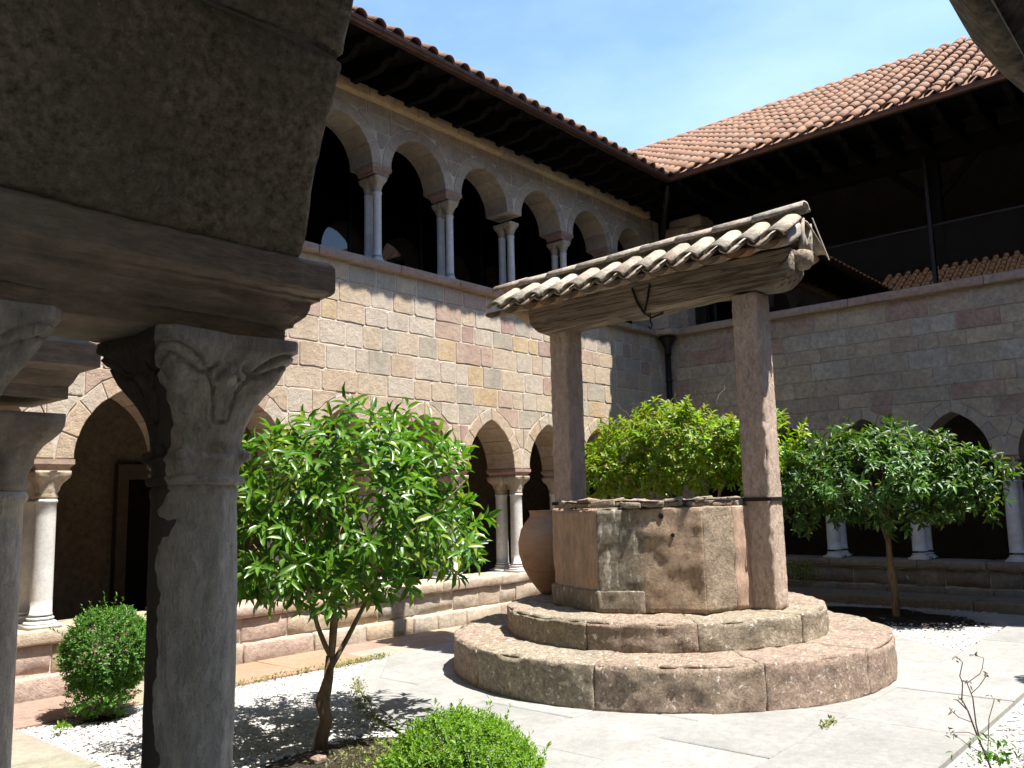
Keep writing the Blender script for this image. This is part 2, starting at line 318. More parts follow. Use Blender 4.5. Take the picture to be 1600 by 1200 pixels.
class Arch:
    def __init__(s, uc, a, rise, zs, t=.17):
        s.uc, s.a, s.zs, s.t = uc, a, zs, t; s.R = (a*a+rise*rise)/(2*a); s.c = s.R-a
    def h(s, u, e=0.):      # height of intrados offset e
        du = abs(u-s.uc); R = s.R+e
        if du >= R-s.c: return None
        x = du+s.c
        return s.zs+math.sqrt(max(0, R*R-x*x)) if x < R else None
def hcurve(arches, u, e, z0):
    h = z0
    for A in arches:
        v = A.h(u, e)
        if v is not None and v > h: h = v
    return h
def body(name, P, u0, u1, z0, z1, th, arches, mat, parent, e=.012, du=.035, inset=.0):
    us = [u0+(u1-u0)*i/int((u1-u0)/du) for i in range(int((u1-u0)/du)+1)]
    V = []; F = []
    for u in us:
        h = hcurve(arches, u, e, z0)
        V += [P(u, h, -inset), P(u, z1, -inset), P(u, z1, -th), P(u, h, -th)]
    for i in range(len(us)-1):
        a = i*4; b = a+4
        for q in ((0, 1), (1, 2), (2, 3), (3, 0)): F.append((a+q[0], b+q[0], b+q[1], a+q[1]))
    F.append((0, 1, 2, 3)); k = 4*(len(us)-1); F.append((k+3, k+2, k+1, k))
    if FLIP[P]: F = [tuple(reversed(f)) for f in F]
    return mk(name, V, F, mat, parent)
def voussoirs(A, P, th, n, mat, parent, df=.01):
    fi = math.acos(min(1, A.c/A.R)); fo = math.acos(min(1, A.c/(A.R+A.t)))
    cuts = [0]+sorted(min(.97, max(.03, (i+random.uniform(-.12, .12))/n)) for i in range(1, n))+[1]
    for sd in (-1, 1):
        for i in range(n):
            con = []
            for k in range(4):
                t = cuts[i]+(cuts[i+1]-cuts[i])*k/3; con.append((A.uc+sd*(A.R*math.cos(fi*t)-A.c), A.zs+A.R*math.sin(fi*t)))
            for k in range(3, -1, -1):
                t = cuts[i]+(cuts[i+1]-cuts[i])*k/3; con.append((A.uc+sd*((A.R+A.t)*math.cos(fo*t)-A.c), A.zs+(A.R+A.t)*math.sin(fo*t)))
            if sd > 0: con = con[::-1]
            prism('voussoir', con, P, df+random.uniform(0, .006), -th, mat, parent, gap=.004, bev=.008, back=True)
def blocks(P, u0, u1, zrows, arches, wrange, mat, parent, e=None, df=.012, names='stone_block', jit=.012, tilt=.01, limit=(-1e9, 1e9), round_=.02):
    cnt = 0
    for r in range(len(zrows)-1):
        za, zb = zrows[r], zrows[r+1]; u = u0-random.uniform(0, wrange[0]*.9)
        while u < u1:
            w = random.uniform(*wrange)
            if random.random() < .22: w *= .62
            a, b = max(u, u0), min(u+w, u1); u += w
            if b-a < .07: continue
            k = max(2, int((b-a)/.05)); xs = [a+(b-a)*i/k for i in range(k+1)]
            hs = [max(za, hcurve(arches, x, arches[0].t if arches else 0, -9)) if arches else za for x in xs]
            runs = []; cur = []
            for x, h in zip(xs, hs):
                if h < zb-.035: cur.append((x, h))
                else:
                    if len(cur) > 1: runs.append(cur)
                    cur = []
            if len(cur) > 1: runs.append(cur)
            for q in runs:
                flat = all(abs(h-za) < 1e-6 for _, h in q)
                x0, x1 = q[0][0], q[-1][0]; jz = random.uniform(-jit, jit)*.6
                if x1-x0 < .07: continue
                if flat:
                    c = min(round_*random.uniform(.4, 1.6), (x1-x0)*.3)
                    j = [random.uniform(-jit, jit)*.5 for _ in range(8)]
                    con = [(x0+c, za+j[0]*.5), ((x0+x1)/2, za+j[1]), (x1-c, za+j[2]*.5), (x1+j[3]*.3, za+c), (x1+j[4]*.5, zb-c), (x1-c, zb+j[5]*.5), (x0+c, zb+j[6]*.5), (x0, zb-c), (x0+j[7]*.3, za+c)]
                else:
                    con = [(x, h+.004) for x, h in q]+[(x1, zb), (x0, zb)]
                    if abs(q[-1][1]-zb) < .03: con.pop(-2)
                prism(names, con, P, df+random.uniform(-.003, .005), -.03, mat, parent, gap=random.uniform(.005, .010), bev=.007, tilt=tilt)
                cnt += 1
    return cnt
def lathe(prof, n=20, c=(0, 0, 0)):
    V = []; F = []
    for r, z in prof:
        for j in range(n): t = 2*math.pi*j/n; V.append((c[0]+r*math.cos(t), c[1]+r*math.sin(t), c[2]+z))
    k = len(prof)
    for i in range(k-1):
        for j in range(n): F.append((i*n+j, i*n+(j+1) % n, (i+1)*n+(j+1) % n, (i+1)*n+j))
    F.append(tuple(reversed(range(n)))); F.append(tuple((k-1)*n+j for j in range(n)))
    return V, F
def mesh_of(V, F, name, smooth=True):
    me = bpy.data.meshes.new(name); me.from_pydata([tuple(v) for v in V], [], F); me.update()
    if smooth: me.polygons.foreach_set('use_smooth', [True]*len(me.polygons))
    return me
def capital_mesh(rn, top, h, na=32, nh=10, carve=0., seed=0., name='capital'):
    V = []; F = []
    for i in range(nh+1):
        t = i/nh
        for j in range(na):
            th = 2*math.pi*j/na; cs, sn = abs(math.cos(th)), abs(math.sin(th)); mx = max(cs, sn)
            dg = min(cs, sn)/mx                       # 0 mid-side, 1 corner
            sq = top/mx*(1-.10*(1-dg)*(t < .93))
            k = t**2.1 if carve < .5 else min(1, (t/.86)**2.0)
            r = rn+(sq-rn)*k
            if carve:
                ph = math.atan2(math.sin(th), math.cos(th))
                lf = math.cos(4*ph)                   # leaves
                b1 = math.exp(-((t-.32)/.09)**2)*max(0, math.cos(8*ph))**2*.10
                b2 = math.exp(-((t-.72)/.10)**2)*dg**2*.14
                b3 = -math.exp(-((t-.55)/.12)**2)*max(0, -math.cos(8*ph))*.07
                r += rn*carve*(b1+b2+b3)*1.6
            if t > .93: r = rn+(sq*1.0-rn)*1.0
            if i == 0: r = rn
            elif .02 < t < .10: r = max(r, rn*1.12)
            if seed: r += rn*.05*nz((math.cos(th)*2, math.sin(th)*2, t*5), 1.6, seed)
            V.append((r*math.cos(th), r*math.sin(th), t*h))
    for i in range(nh):
        for j in range(na): F.append((i*na+j, i*na+(j+1) % na, (i+1)*na+(j+1) % na, (i+1)*na+j))
    F.append(tuple(reversed(range(na)))); F.append(tuple(nh*na+j for j in range(na)))
    return mesh_of(V, F, name)
def base_mesh(r, h, name='base'):
    mb = MB(); q = r*1.5; mb.box((-q, -q, 0), (q, q, h*.34))
    V, F = lathe([(r*1.45, h*.34), (r*1.5, h*.45), (r*1.38, h*.58), (r*1.15, h*.66), (r*1.13, h*.76), (r*1.25, h*.84), (r*1.18, h*.95), (r, h)], 18); mb.add(V, F)
    return mesh_of(mb.v, mb.f, name)
def place(name, me, loc, mat, parent, rotz=0, scale=1):
    o = ob(name, me, mat, parent); o.location = Vector(loc)-wloc(parent); o.rotation_euler.z = rotz
    if scale != 1: o.scale = (scale,)*3
    return o
def loft_rect(name, rings, mat, parent, smooth=False):
    """rings: (z, x0, x1, y0, y1)"""
    V = []; F = []
    for z, x0, x1, y0, y1 in rings: V += [(x0, y0, z), (x1, y0, z), (x1, y1, z), (x0, y1, z)]
    for i in range(len(rings)-1):
        for j in range(4): F.append((i*4+j, i*4+(j+1) % 4, i*4+4+(j+1) % 4, i*4+4+j))
    F.append((3, 2, 1, 0)); k = 4*(len(rings)-1); F.append((k, k+1, k+2, k+3))
    return mk(name, V, F, mat, parent, smooth)

G = -1.62
# ------------------------------------------------------------------ setting: ground
me = mesh_of([(-200, -200, -1.9), (200, -200, -1.9), (200, 200, -1.9), (-200, 200, -1.9)], [(0, 1, 2, 3)], 'ground', False)
o = ob('ground', me, mSoil); o['kind'] = 'structure'
me = mesh_of([(1.0, -2.5, -1.66), (14.2, -2.5, -1.66), (14.2, 8.5, -1.66), (1.0, 8.5, -1.66)], [(0, 1, 2, 3)], 'garden_bed', False)
bed = ob('garden_bed', me, mGravelB); bed['kind'] = 'structure'
def clip(poly, nx, ny, d):   # keep nx*x+ny*y <= d
    out = []
    for i in range(len(poly)):
        p, q = poly[i], poly[(i+1) % len(poly)]; a = nx*p[0]+ny*p[1]-d; b = nx*q[0]+ny*q[1]-d
        if a <= 0: out.append(p)
        if a*b < 0: t = a/(a-b); out.append((p[0]+(q[0]-p[0])*t, p[1]+(q[1]-p[1])*t))
    return out
def slab(poly, z1, z0, mat, parent, gap=.006, name='paving_slab', tilt=.004):
    if len(poly) < 3: return
    A = 0
    for i in range(len(poly)):
        p, q = poly[i], poly[(i+1) % len(poly)]; A += p[0]*q[1]-p[1]*q[0]
    if abs(A) < .006: return
    if A < 0: poly = poly[::-1]
    n = len(poly); cx = sum(p[0] for p in poly)/n; cy = sum(p[1] for p in poly)/n
    def ins(p, k):
        dx, dy = cx-p[0], cy-p[1]; L = math.hypot(dx, dy) or 1; return (p[0]+dx/L*k, p[1]+dy/L*k)
    tx, ty, dz = random.uniform(-tilt, tilt), random.uniform(-tilt, tilt), random.uniform(-.003, .003)
    zt = lambda p: z1+dz+tx*(p[0]-cx)+ty*(p[1]-cy)
    o1 = [ins(p, gap) for p in poly]; o2 = [ins(p, gap+.01) for p in poly]
    V = [(*p, z0) for p in o1]+[(*p, zt(p)-.006) for p in o1]+[(*p, zt(p)) for p in o2]
    F = [tuple(range(2*n, 3*n))]
    for i in range(n): j = (i+1) % n; F.append((i, j, n+j, n+i)); F.append((n+i, n+j, 2*n+j, 2*n+i))
    return mk(name, V, F, mat, parent)
hull = [(7.6+3.07*math.cos(math.radians(a)), 4.7+3.07*math.sin(math.radians(a))) for a in range(-44, 166, 7)]
hull += [(4.5, 5.56), (4.25, 4.93), (4.09, 4.34), (3.99, 3.78), (3.92, 3.2), (3.9, 2.5), (9.75, 2.5)]
hb = [(x_+(7.3-x_)*.008, y_+(4.2-y_)*.008, -1.632) for x_, y_ in hull]; nh_ = len(hb)
pavement = mk('pavement', hb+[(1.25, 1.65, -1.632), (12.3, 1.65, -1.632), (12.3, 2.495, -1.632), (1.25, 2.495, -1.632)], [tuple(range(nh_)), (nh_, nh_+1, nh_+2, nh_+3)], mPave); pavement['kind'] = 'structure'
def inhull(poly):
    for i in range(len(hull)):
        p, q = hull[i], hull[(i+1) % len(hull)]; nx, ny = (q[1]-p[1]), -(q[0]-p[0])
        poly = clip(poly, nx, ny, nx*p[0]+ny*p[1])
        if len(poly) < 3: return []
    return poly
ys = [2.5, 3.3, 4.1, 5.05, 5.95, 6.8, 7.8]
for i in range(len(ys)-1):
    x = 3.4+(.0 if i % 2 else .55)
    while x < 10.9:
        w = random.uniform(1.15, 1.5); q = inhull([(x, ys[i]), (x+w, ys[i]), (x+w, ys[i+1]), (x, ys[i+1])]); slab(q, G, -1.66, mPave, pavement, gap=.0045, tilt=.002); x += w
x = 1.2
while x < 12.2:
    w = random.uniform(1.2, 1.6); x1 = min(x+w, 12.35); slab([(x, 1.63), (x1, 1.63), (x1, 2.5), (x, 2.5)], G, -1.66, mPave, pavement, gap=.0045, tilt=.002); x += w
walk = mk('walkway', [(1.15, 7.42, -1.634), (12.3, 7.42, -1.634), (12.3, 8.4, -1.634), (1.15, 8.4, -1.634)], [(0, 1, 2, 3)], mMortar); walk['kind'] = 'structure'
x = 1.2
while x < 12.3:
    w = random.uniform(.7, 1.3); x1 = min(x+w, 12.35); s = random.uniform(-.12, .12); ym = random.choice([None, 7.85, 7.95])
    if ym and x > 1.5:
        slab([(x, 7.38), (x1, 7.38), (x1, ym), (x, ym)], G-.002, -1.66, mWalk, walk, gap=.008); slab([(x, ym), (x1, ym), (x1, 8.3), (x, 8.3)], G, -1.66, mWalk, walk, gap=.008)
    else: slab([(x, 7.38), (x1, 7.38), (x1, 8.3), (x, 8.3)], G, -1.66, mWalk, walk, gap=.008)
    x += w
walk2 = mk('side_path', [(1.15, 2.6, -1.634), (2.5, 2.6, -1.634), (2.5, 7.36, -1.634), (1.15, 7.36, -1.634)], [(0, 1, 2, 3)], mMortar); walk2['kind'] = 'structure'
y = 2.55
while y < 7.3:
    w = random.uniform(.45, .8); y1 = min(y+w, 7.37); xm = random.uniform(1.6, 2.0)
    slab([(1.2, y), (xm, y), (xm, y1), (1.2, y1)], G, -1.66, mWalkG, walk2, gap=.008); slab([(xm, y), (2.55, y), (2.55, y1), (xm, y1)], G, -1.66, mWalkG, walk2, gap=.008); y += w

# ------------------------------------------------------------------ wings
def column(loc, rs, z0, z1, caph, baseh, parent, shaftmat, capme, baseme, capmat, basemat):
    sh = z1-caph-(z0+baseh)
    key = ('shaft', rs, round(sh, 3))
    if key not in column.cache:
        V, F = lathe([(rs*1.08, 0), (rs*1.02, .02)]+[(rs*(1.0-.06*(i/8)), .02+(sh-.06)*i/8) for i in range(9)]+[(rs*1.05, sh-.03), (rs*1.08, sh-.015), (rs*1.0, sh)], 20)
        column.cache[key] = mesh_of(V, F, 'column')
    c = place('column', column.cache[key], (loc[0], loc[1], z0+baseh), shaftmat, parent)
    place('base', baseme, (loc[0], loc[1], z0), basemat, c); place('capital', capme, (loc[0], loc[1], z0+baseh+sh), capmat, c)
    return c
column.cache = {}
capL = [capital_mesh(.088, .155, .26, 32, 12, 1., 1+i*3) for i in range(3)]; baseL = base_mesh(.095, .10)
capU = [capital_mesh(.056, .108, .20, 28, 10, 1., 5+i*3) for i in range(3)]; baseU = base_mesh(.06, .09)
ROWS_A = [.50, .80, 1.10, 1.39, 1.66, 1.97, 2.28, 2.53, 2.80, 3.05]
ROWS_B = [.50, .78, 1.08, 1.38, 1.62, 1.90, 2.20, 2.44, 2.72, 3.05]
def plinth(P, u0, u1, th, mat, mort, parent, coursed=True):
    mb = MB()
    a = P(u0, -1.75, .004); b = P(u1, -1.05, -th+.03); lo = [min(a[i], b[i]) for i in range(3)]; hi = [max(a[i], b[i]) for i in range(3)]
    mb.box(lo, hi); mb.build('plinth_core', mort, parent)
    def row(z0, z1, d1, d0, wr, nm, r=.02, amp=.008):
        u = u0
        while u < u1-.05:
            w = random.uniform(*wr); x1 = min(u+w, u1)
            if u1-x1 < .2: x1 = u1
            dd = d1+random.uniform(-.01, .01); hh = ((x1-u)/2-.002, (dd-d0)/2, (z1-z0)/2-.002); cu, cz, cd_ = (u+x1)/2, (z0+z1)/2, (dd+d0)/2
            rbox(nm, None, hh, r, (max(2, int((x1-u)/.12)), 3, 2), mat, parent, amp=amp, ns=5, chip=.015, fn=lambda v, cu=cu, cz=cz, cd_=cd_: P(cu+v[0]*(1 if not FLIP[P] else 1), cz+v[2], cd_-v[1]*(1 if not FLIP[P] else 1)))
            u = x1
    row(-1.16, -1.03, .06, -th, (.8, 1.4), 'coping_stone', .018, .010)
    row(-1.41, -1.165, .015, -.06, (.3, .75), 'stone_block', .01, .012)
    row(-1.66, -1.42, .09 if P is PA else .03, -.06, (.4, .9), 'footing_stone', .03, .012)
def fixnormals(root):
    pass
def wing_lower(P, name, label, u0, u1, cols, loc, mats, detailed=True, skip=None, cat='arcade'):
    T = thing(name, label, cat, loc)
    mS, mMo, mV, mCp, mAb, mPl = mats
    ar = [Arch((cols[i]+cols[i+1])/2, .49+(cols[i+1]-cols[i]-1.33)/2, .70, .50) for i in range(len(cols)-1) if not (skip and skip(cols[i]))]
    body('wall_core', P, u0, u1, .50, 3.06, .57, ar, mMo, T)
    return T, ar
# --- north wing (sunlit wall on the left)
cA = [3.10+1.33*k for k in range(-1, 8)]+[13.74]
matsA = (mWallA, mMortar, mSoff, mCap, mAbac, mPlinth)
NW, arA = wing_lower(PA, 'north_arcade', 'sunlit coursed sandstone cloister wing with pointed arches below and round arcade above', 1.2, 14.05, cA, (7.6, 8.7, G), matsA)
for A in arA: voussoirs(A, PA, .56, 4, mVous, NW, df=.006)
blocks(PA, 2.6, 13.9, ROWS_A, arA, (.30, .56), mWallA, NW, df=.007, tilt=.014)
def piers(P, cols, T, z0, z1, aw, ad, rs, d1, d2, caph, baseh, capm, basem, matC, matCap, matAb, abh, abskip=()):
    for i, u in enumerate(cols):
        a = P(u-aw, 0, .02); b = P(u+aw, 0, -ad); x0, x1 = sorted((a[0], b[0])); y0, y1 = sorted((a[1], b[1]))
        if i not in abskip:
            e = .03
            loft_rect('abacus', [(z1-abh, x0+e, x1-e, y0+e, y1-e), (z1-abh*.75, x0+e, x1-e, y0+e, y1-e), (z1-abh*.5, x0+.008, x1-.008, y0+.008, y1-.008), (z1-abh*.45, x0, x1, y0, y1), (z1-.003, x0, x1, y0, y1)], matAb, T)
        for d in (d1, d2):
            p = P(u, 0, -d); column(p, rs, z0, z1-abh, caph, baseh, T, matC, random.choice(capm), basem, matCap, matC)
piers(PA, cA[:-1], NW, -1.03, .50, .18, .58, .095, .14, .44, .26, .11, capL, baseL, mMarble, mCap, mAbac, .11)
mb = MB(); mb.box((13.58, 8.36, -1.66), (14.05, 8.93, .5)); mb.build('corner_pier', mWallB, NW)
plinth(PA, 1.2, 14.0, .60, mPlinth, mMortar, NW)
# --- east wing (shaded wall on the right)
cB = [8.09, 6.76, 5.43, 4.10, 2.77, 1.44, .11, -1.22, -2.4][::-1]
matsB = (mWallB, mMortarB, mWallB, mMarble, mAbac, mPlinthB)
EW, arB = wing_lower(PB, 'east_arcade', 'shaded cloister wing with coursed red and grey stone under a timber loggia and tiled roof', -3.0, 8.36, cB, (14.4, 3, G), matsB)
for A in arB: voussoirs(A, PB, .56, 4, mUpper, EW)
blocks(PB, -2.4, 8.34, ROWS_B, arB, (.38, .85), mWallB, EW, df=.010, tilt=.008, jit=.006, round_=.008)
piers(PB, cB[1:-1], EW, -1.03, .50, .18, .58, .105, .14, .44, .24, .13, capL, baseL, mMarble, mMarble, mAbac, .11)
mb = MB(); mb.box((14.07, 7.9, -1.66), (14.63, 8.34, .5)); mb.build('corner_pier', mWallB, EW)
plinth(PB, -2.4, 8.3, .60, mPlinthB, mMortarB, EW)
# ledge along the foot of the east wall
y = -2.3
while y < 8.2:
    w = random.uniform(.9, 1.5); y1 = min(y+w, 8.25)
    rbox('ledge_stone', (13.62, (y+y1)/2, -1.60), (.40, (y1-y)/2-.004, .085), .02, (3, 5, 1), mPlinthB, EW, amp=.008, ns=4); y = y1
# --- west wing: camera stands in its gallery
WW = thing('west_arcade', 'dark near cloister arch with moulded impost and paired worn marble columns framing the view', 'arcade', (.73, 1.9, G))
cW = [1.86+1.33*k for k in range(0, 5)]
arW = [Arch((cW[i]+cW[i+1])/2, .49, .70, .60) for i in range(len(cW)-1)]
body('wall_core', PW, 1.9, 8.36, .60, 3.1, .8, arW, mNear, WW, e=0)
for u in cW[1:]:
    loft_rect('impost', [(.385, .30, 1.155, u-.165, u+.165), (.425, .30, 1.155, u-.165, u+.165), (.44, .29, 1.165, u-.175, u+.175), (.475, .27, 1.18, u-.19, u+.19), (.495, .23, 1.235, u-.22, u+.22), (.57, .23, 1.235, u-.22, u+.22), (.60, .28, 1.17, u-.18, u+.18)], mNearAb, WW)
    for x_ in (.46, 1.0): column((x_, u), .092, -1.03, .385, .31, .11, WW, mMarbleN, capL[0], baseL, mMarble, mMarbleN)
for i_ in range(5):
    rbox('timber_post', (.8, -2.2+2.5*i_, 4.3), (.09, .09, 1.2), .01, (2, 2, 5), mWood, WW)
mb = MB(); mb.box((.33, -.1+.0, -1.75), (1.16, 8.3, -1.06)); mb.box((.33, -2.3, -1.75), (1.16, -.1, -1.06)); mb.build('plinth_core', mPlinth, WW)
# near arch: polyline of intrados on the outer face
NA_L = [(1.655, .575), (1.636, .612), (1.594, .748), (1.552, .845), (1.511, .957), (1.470, 1.068), (1.428, 1.160), (1.33, 1.33), (1.20, 1.47), (1.06, 1.57), (.93, 1.61)]
NA_R = [(.150, .45), (.1885, .50), (.212, .563), (.236, .625), (.28, .75), (.35, .93), (.45, 1.12), (.56, 1.3), (.70, 1.46), (.81, 1.56), (.93, 1.61)]
def arch_band(poly, sgn, cuts):
    # resample polyline
    P_ = [Vector((p[0], p[1])) for p in poly]; L = [0]
    for i in range(1, len(P_)): L.append(L[-1]+(P_[i]-P_[i-1]).length)
    def at(s):
        s = max(0, min(L[-1], s))
        for i in range(1, len(P_)):
            if s <= L[i]+1e-9: t = (s-L[i-1])/(L[i]-L[i-1]); return P_[i-1].lerp(P_[i], t), (P_[i]-P_[i-1]).normalized()
        return P_[-1], (P_[-1]-P_[-2]).normalized()
    cuts = [c*L[-1] for c in cuts]
    for i in range(len(cuts)-1):
        s0, s1 = cuts[i]+.005, cuts[i+1]-.005; hs = (s1-s0)/2; sd = random.uniform(0, 50)
        def fn(v, s0=s0, hs=hs):
            s = s0+hs+v[0]; p, t = at(s); nn = Vector((t.y, -t.x))*sgn; q = p+nn*(v[2]+.15)
            return (.735+v[1], q.x, q.y)
        rbox('voussoir', None, (hs, .40, .15), .012, (max(6, int(2*hs/.03)), 18, 3), mNear, WW, amp=.010, ns=6, chip=.012, fn=fn, seed=sd)
_mn = mNear; _rb = random.getstate()
def arch_mortar(poly, sgn):
    V = []; F = []
    for i in range(len(poly)):
        a = Vector(poly[max(0, i-1)]); b = Vector(poly[min(len(poly)-1, i+1)]); t = (b-a).normalized(); nn = Vector((t.y, -t.x))*sgn; p = Vector(poly[i])+nn*.012; q = p+nn*.2
        V += [(1.124, p.x, p.y), (1.124, q.x, q.y), (.345, q.x, q.y), (.345, p.x, p.y)]
    for i in range(len(poly)-1):
        for c in range(4): F.append((i*4+c, i*4+4+c, i*4+4+(c+1) % 4, i*4+(c+1) % 4))
    mk('mortar', V, F, mMortarB, WW)
arch_mortar(NA_L, 1); arch_mortar(NA_R, -1)
arch_band(NA_L, 1, [0, .36, .66, 1]); arch_band(NA_R, -1, [0, .3, .62, 1])
# wall above / beside the near arch (mass behind the voussoirs)
def nearwall():
    V = []; F = []; pts = NA_L[1:]+NA_R[::-1][1:]
    outer = []
    for (u, z) in pts:
        dx, dz = u-.93, z-.2; L = math.hypot(dx, dz); outer.append((u+dx/L*.10, z+dz/L*.10))
    for (u, z) in outer:
        uu = max(-.6, min(1.95, u)); V += [(1.12, u, z), (1.12, u, 3.1), (.34, u, 3.1), (.34, u, z)]
    for i in range(len(outer)-1):
        a = i*4; b = a+4
        for q in ((0, 1), (1, 2), (2, 3), (3, 0)): F.append((a+q[0], b+q[0], b+q[1], a+q[1]))
    F += [(0, 1, 2, 3)]; k = 4*(len(outer)-1); F.append((k+3, k+2, k+1, k))
    mk('spandrel_core', V, F, mNear, WW)
nearwall()
mb = MB(); mb.box((.34, 1.74, .60), (1.12, 2.0, 3.1)); mb.box((.34, -2.4, .5), (1.12, .09, 3.1)); mb.build('wall_core', mNear, WW)
# near impost with finely moulded profile
def impost(cx, cy, hx, hy, z0):
    prof = [(0, -.088), (.002, -.085), (.036, -.085), (.039, -.082), (.041, -.072), (.050, -.070), (.056, -.062), (.066, -.050), (.082, -.043), (.098, -.041), (.101, -.038), (.103, -.026), (.110, -.024), (.116, -.008), (.124, -.001), (.132, 0), (.184, 0), (.192, -.004), (.200, -.014), (.222, -.10)]
    V = []; F = []; nx, ny = 70, 30
    per = [(-1+2*i/nx, -1) for i in range(nx)]+[(1, -1+2*i/ny) for i in range(ny)]+[(1-2*i/nx, 1) for i in range(nx)]+[(-1, 1-2*i/ny) for i in range(ny)]
    k = len(per)
    for z, off in prof:
        for a, b in per:
            w = .005*fz((a*3, b*1.2, 0), 2.2, 3.3)+.0025*nz((a*14, b*5, z*20), 1.5, 8)
            x = cx+a*(hx+off+w); y = cy+b*(hy+off+w)
            V.append((x, y, z0+z+.004*nz((a*6, b*3, 0), 1.3, z*9)))
    for i in range(len(prof)-1):
        for j in range(k): F.append((i*k+j, i*k+(j+1) % k, (i+1)*k+(j+1) % k, (i+1)*k+j))
    F.append(tuple(reversed(range(k)))); F.append(tuple((len(prof)-1)*k+j for j in range(k)))
    return mk('impost', V, F, mNearAb, WW)
impost(.73, 1.86, .505, .215, .39)
impost(.73, -.20, .40, .20, .28)
def near_capital(cx, cy, rot, seed):
    """carved capital: bell, corner volutes, balls and hollowed leaves"""
    na, nh = 160, 96; h = .335; z0 = .39-h; V = []; F = []
    R0 = .093; TOP = .175
    for i in range(nh+1):
        t = i/nh
        for j in range(na):
            th = 2*math.pi*j/na; c, s = math.cos(th), math.sin(th); mx = max(abs(c), abs(s)); dg = min(abs(c), abs(s))/mx
            sq = TOP/mx*(1-.13*(1-dg)**1.5)
            sq = min(sq, TOP*1.30)
            if t < .06: r = R0*1.10+.006*math.sin(t/.06*math.pi)
            else:
                tt = (t-.06)/.94; r = R0*1.02+(sq-R0)*(min(1, tt/.9))**2.3
            # angle measured from each face centre
            f = ((th+math.pi/4) % (math.pi/2))-math.pi/4       # -pi/4..pi/4, 0 at mid face
            # incised tendril lines
            def line(d, w=.012): return math.exp(-(d/w)**2)
            cen = .78-.16*abs(f)/.78
            g = 0
            g += line(t-(.80+.06*math.cos(f*7)-.10*(abs(f) < .2)), .014)*(abs(f) > .05)
            g += line(t-(.60-.10*math.cos(f*5)+.30*abs(f)), .014)*(abs(f) > .22)
            g += line(t-.42, .011)*(abs(f) < .16)
            g += line(abs(f)-(.17+.35*max(0, t-.42)), .02)*(.42 < t < .64)
            r -= .016*g*min(1, max(0, (t-.3)/.1))
            # raised petals at face centre below the abacus, hollow over the necking
            r += .020*math.exp(-((t-.72)/.055)**2-(f/.17)**2)
            r -= .022*math.exp(-((t-.235)/.05)**2-(f/.28)**2)*(1 if t > .2 else .3)
            r += .016*math.exp(-((t-.17)/.02)**2-(f/.30)**2)
            # corner leaf ribs and volutes
            r += .016*math.exp(-((t-.70)/.12)**2)*dg**3
            r += .020*math.exp(-((t-.19)/.055)**2-((abs(f)-.785)/.16)**2)
            r += .0026*fz((c*3, s*3, t*6), 1.1, seed)+.0011*nz((c*20, s*20, t*26), 1, seed)
            if t > .94: r = max(r, sq*.985)
            V.append((cx+r*c, cy+r*s, z0+t*h))
    for i in range(nh):
        for j in range(na): F.append((i*na+j, i*na+(j+1) % na, (i+1)*na+(j+1) % na, (i+1)*na+j))
    F.append(tuple(reversed(range(na)))); F.append(tuple(nh*na+j for j in range(na)))
    V2 = []
    return V, F
def near_column(cx, cy, seed, mMarbleN=mMarbleN):
    n, k = 72, 90; V = []; F = []; zt = .055; zb = -.92
    for i in range(k+1):
        t = i/k; z = zb+(zt-zb)*t
        for j in range(n):
            th = 2*math.pi*j/n; c, s = math.cos(th), math.sin(th)
            r = .0925+.003*math.sin(t*math.pi)+.0045*fz((c*1.3, s*1.3, z*1.5), 1.3, seed)+.0015*nz((c*5, s*5, z*14), 1., seed+4)
            if t > .975: r += .004
            if t > .993: r -= .006
            V.append((cx+r*c, cy+r*s, z))
    for i in range(k):
        for j in range(n): F.append((i*n+j, i*n+(j+1) % n, (i+1)*n+(j+1) % n, (i+1)*n+j))
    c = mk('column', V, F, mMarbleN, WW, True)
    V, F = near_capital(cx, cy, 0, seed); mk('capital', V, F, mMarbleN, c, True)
    p = place('base', baseL, (cx, cy, -1.03), mMarbleN, c)
    for a in (45, 135, 225, 315):
        t = math.radians(a); mb = MB(); V, F = lathe([(.002, -.015), (.010, -.012), (.015, -.005), (.016, .003), (.012, .010), (.003, .014)], 12, (cx+.110*math.cos(t), cy+.110*math.sin(t), .122)); mb.add(V, F); mb.build('carved_boss', mMarbleN, c, True)
    return c
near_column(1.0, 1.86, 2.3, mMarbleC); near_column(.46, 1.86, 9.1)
# --- south wing
SW = thing('south_arcade', 'plain sandstone cloister wing out of shot behind the planting', 'arcade', (7.6, -2.7, G))
cS = [1.9+1.33*k for k in range(0, 10)]; arS = [Arch((cS[i]+cS[i+1])/2, .49, .7, .5) for i in range(len(cS)-1)]
body('wall_core', PS, 1.2, 14.0, .5, 5.5, .57, arS, mWallA, SW, e=0)
for u in cS: column((u, -2.6), .095, -1.03, .5, .26, .11, SW, mMarble, capL[1], baseL, mCap, mMarble)
mb = MB(); mb.box((1.2, -2.92, -1.75), (14.05, -2.3, -1.03)); mb.build('plinth_core', mPlinth, SW)

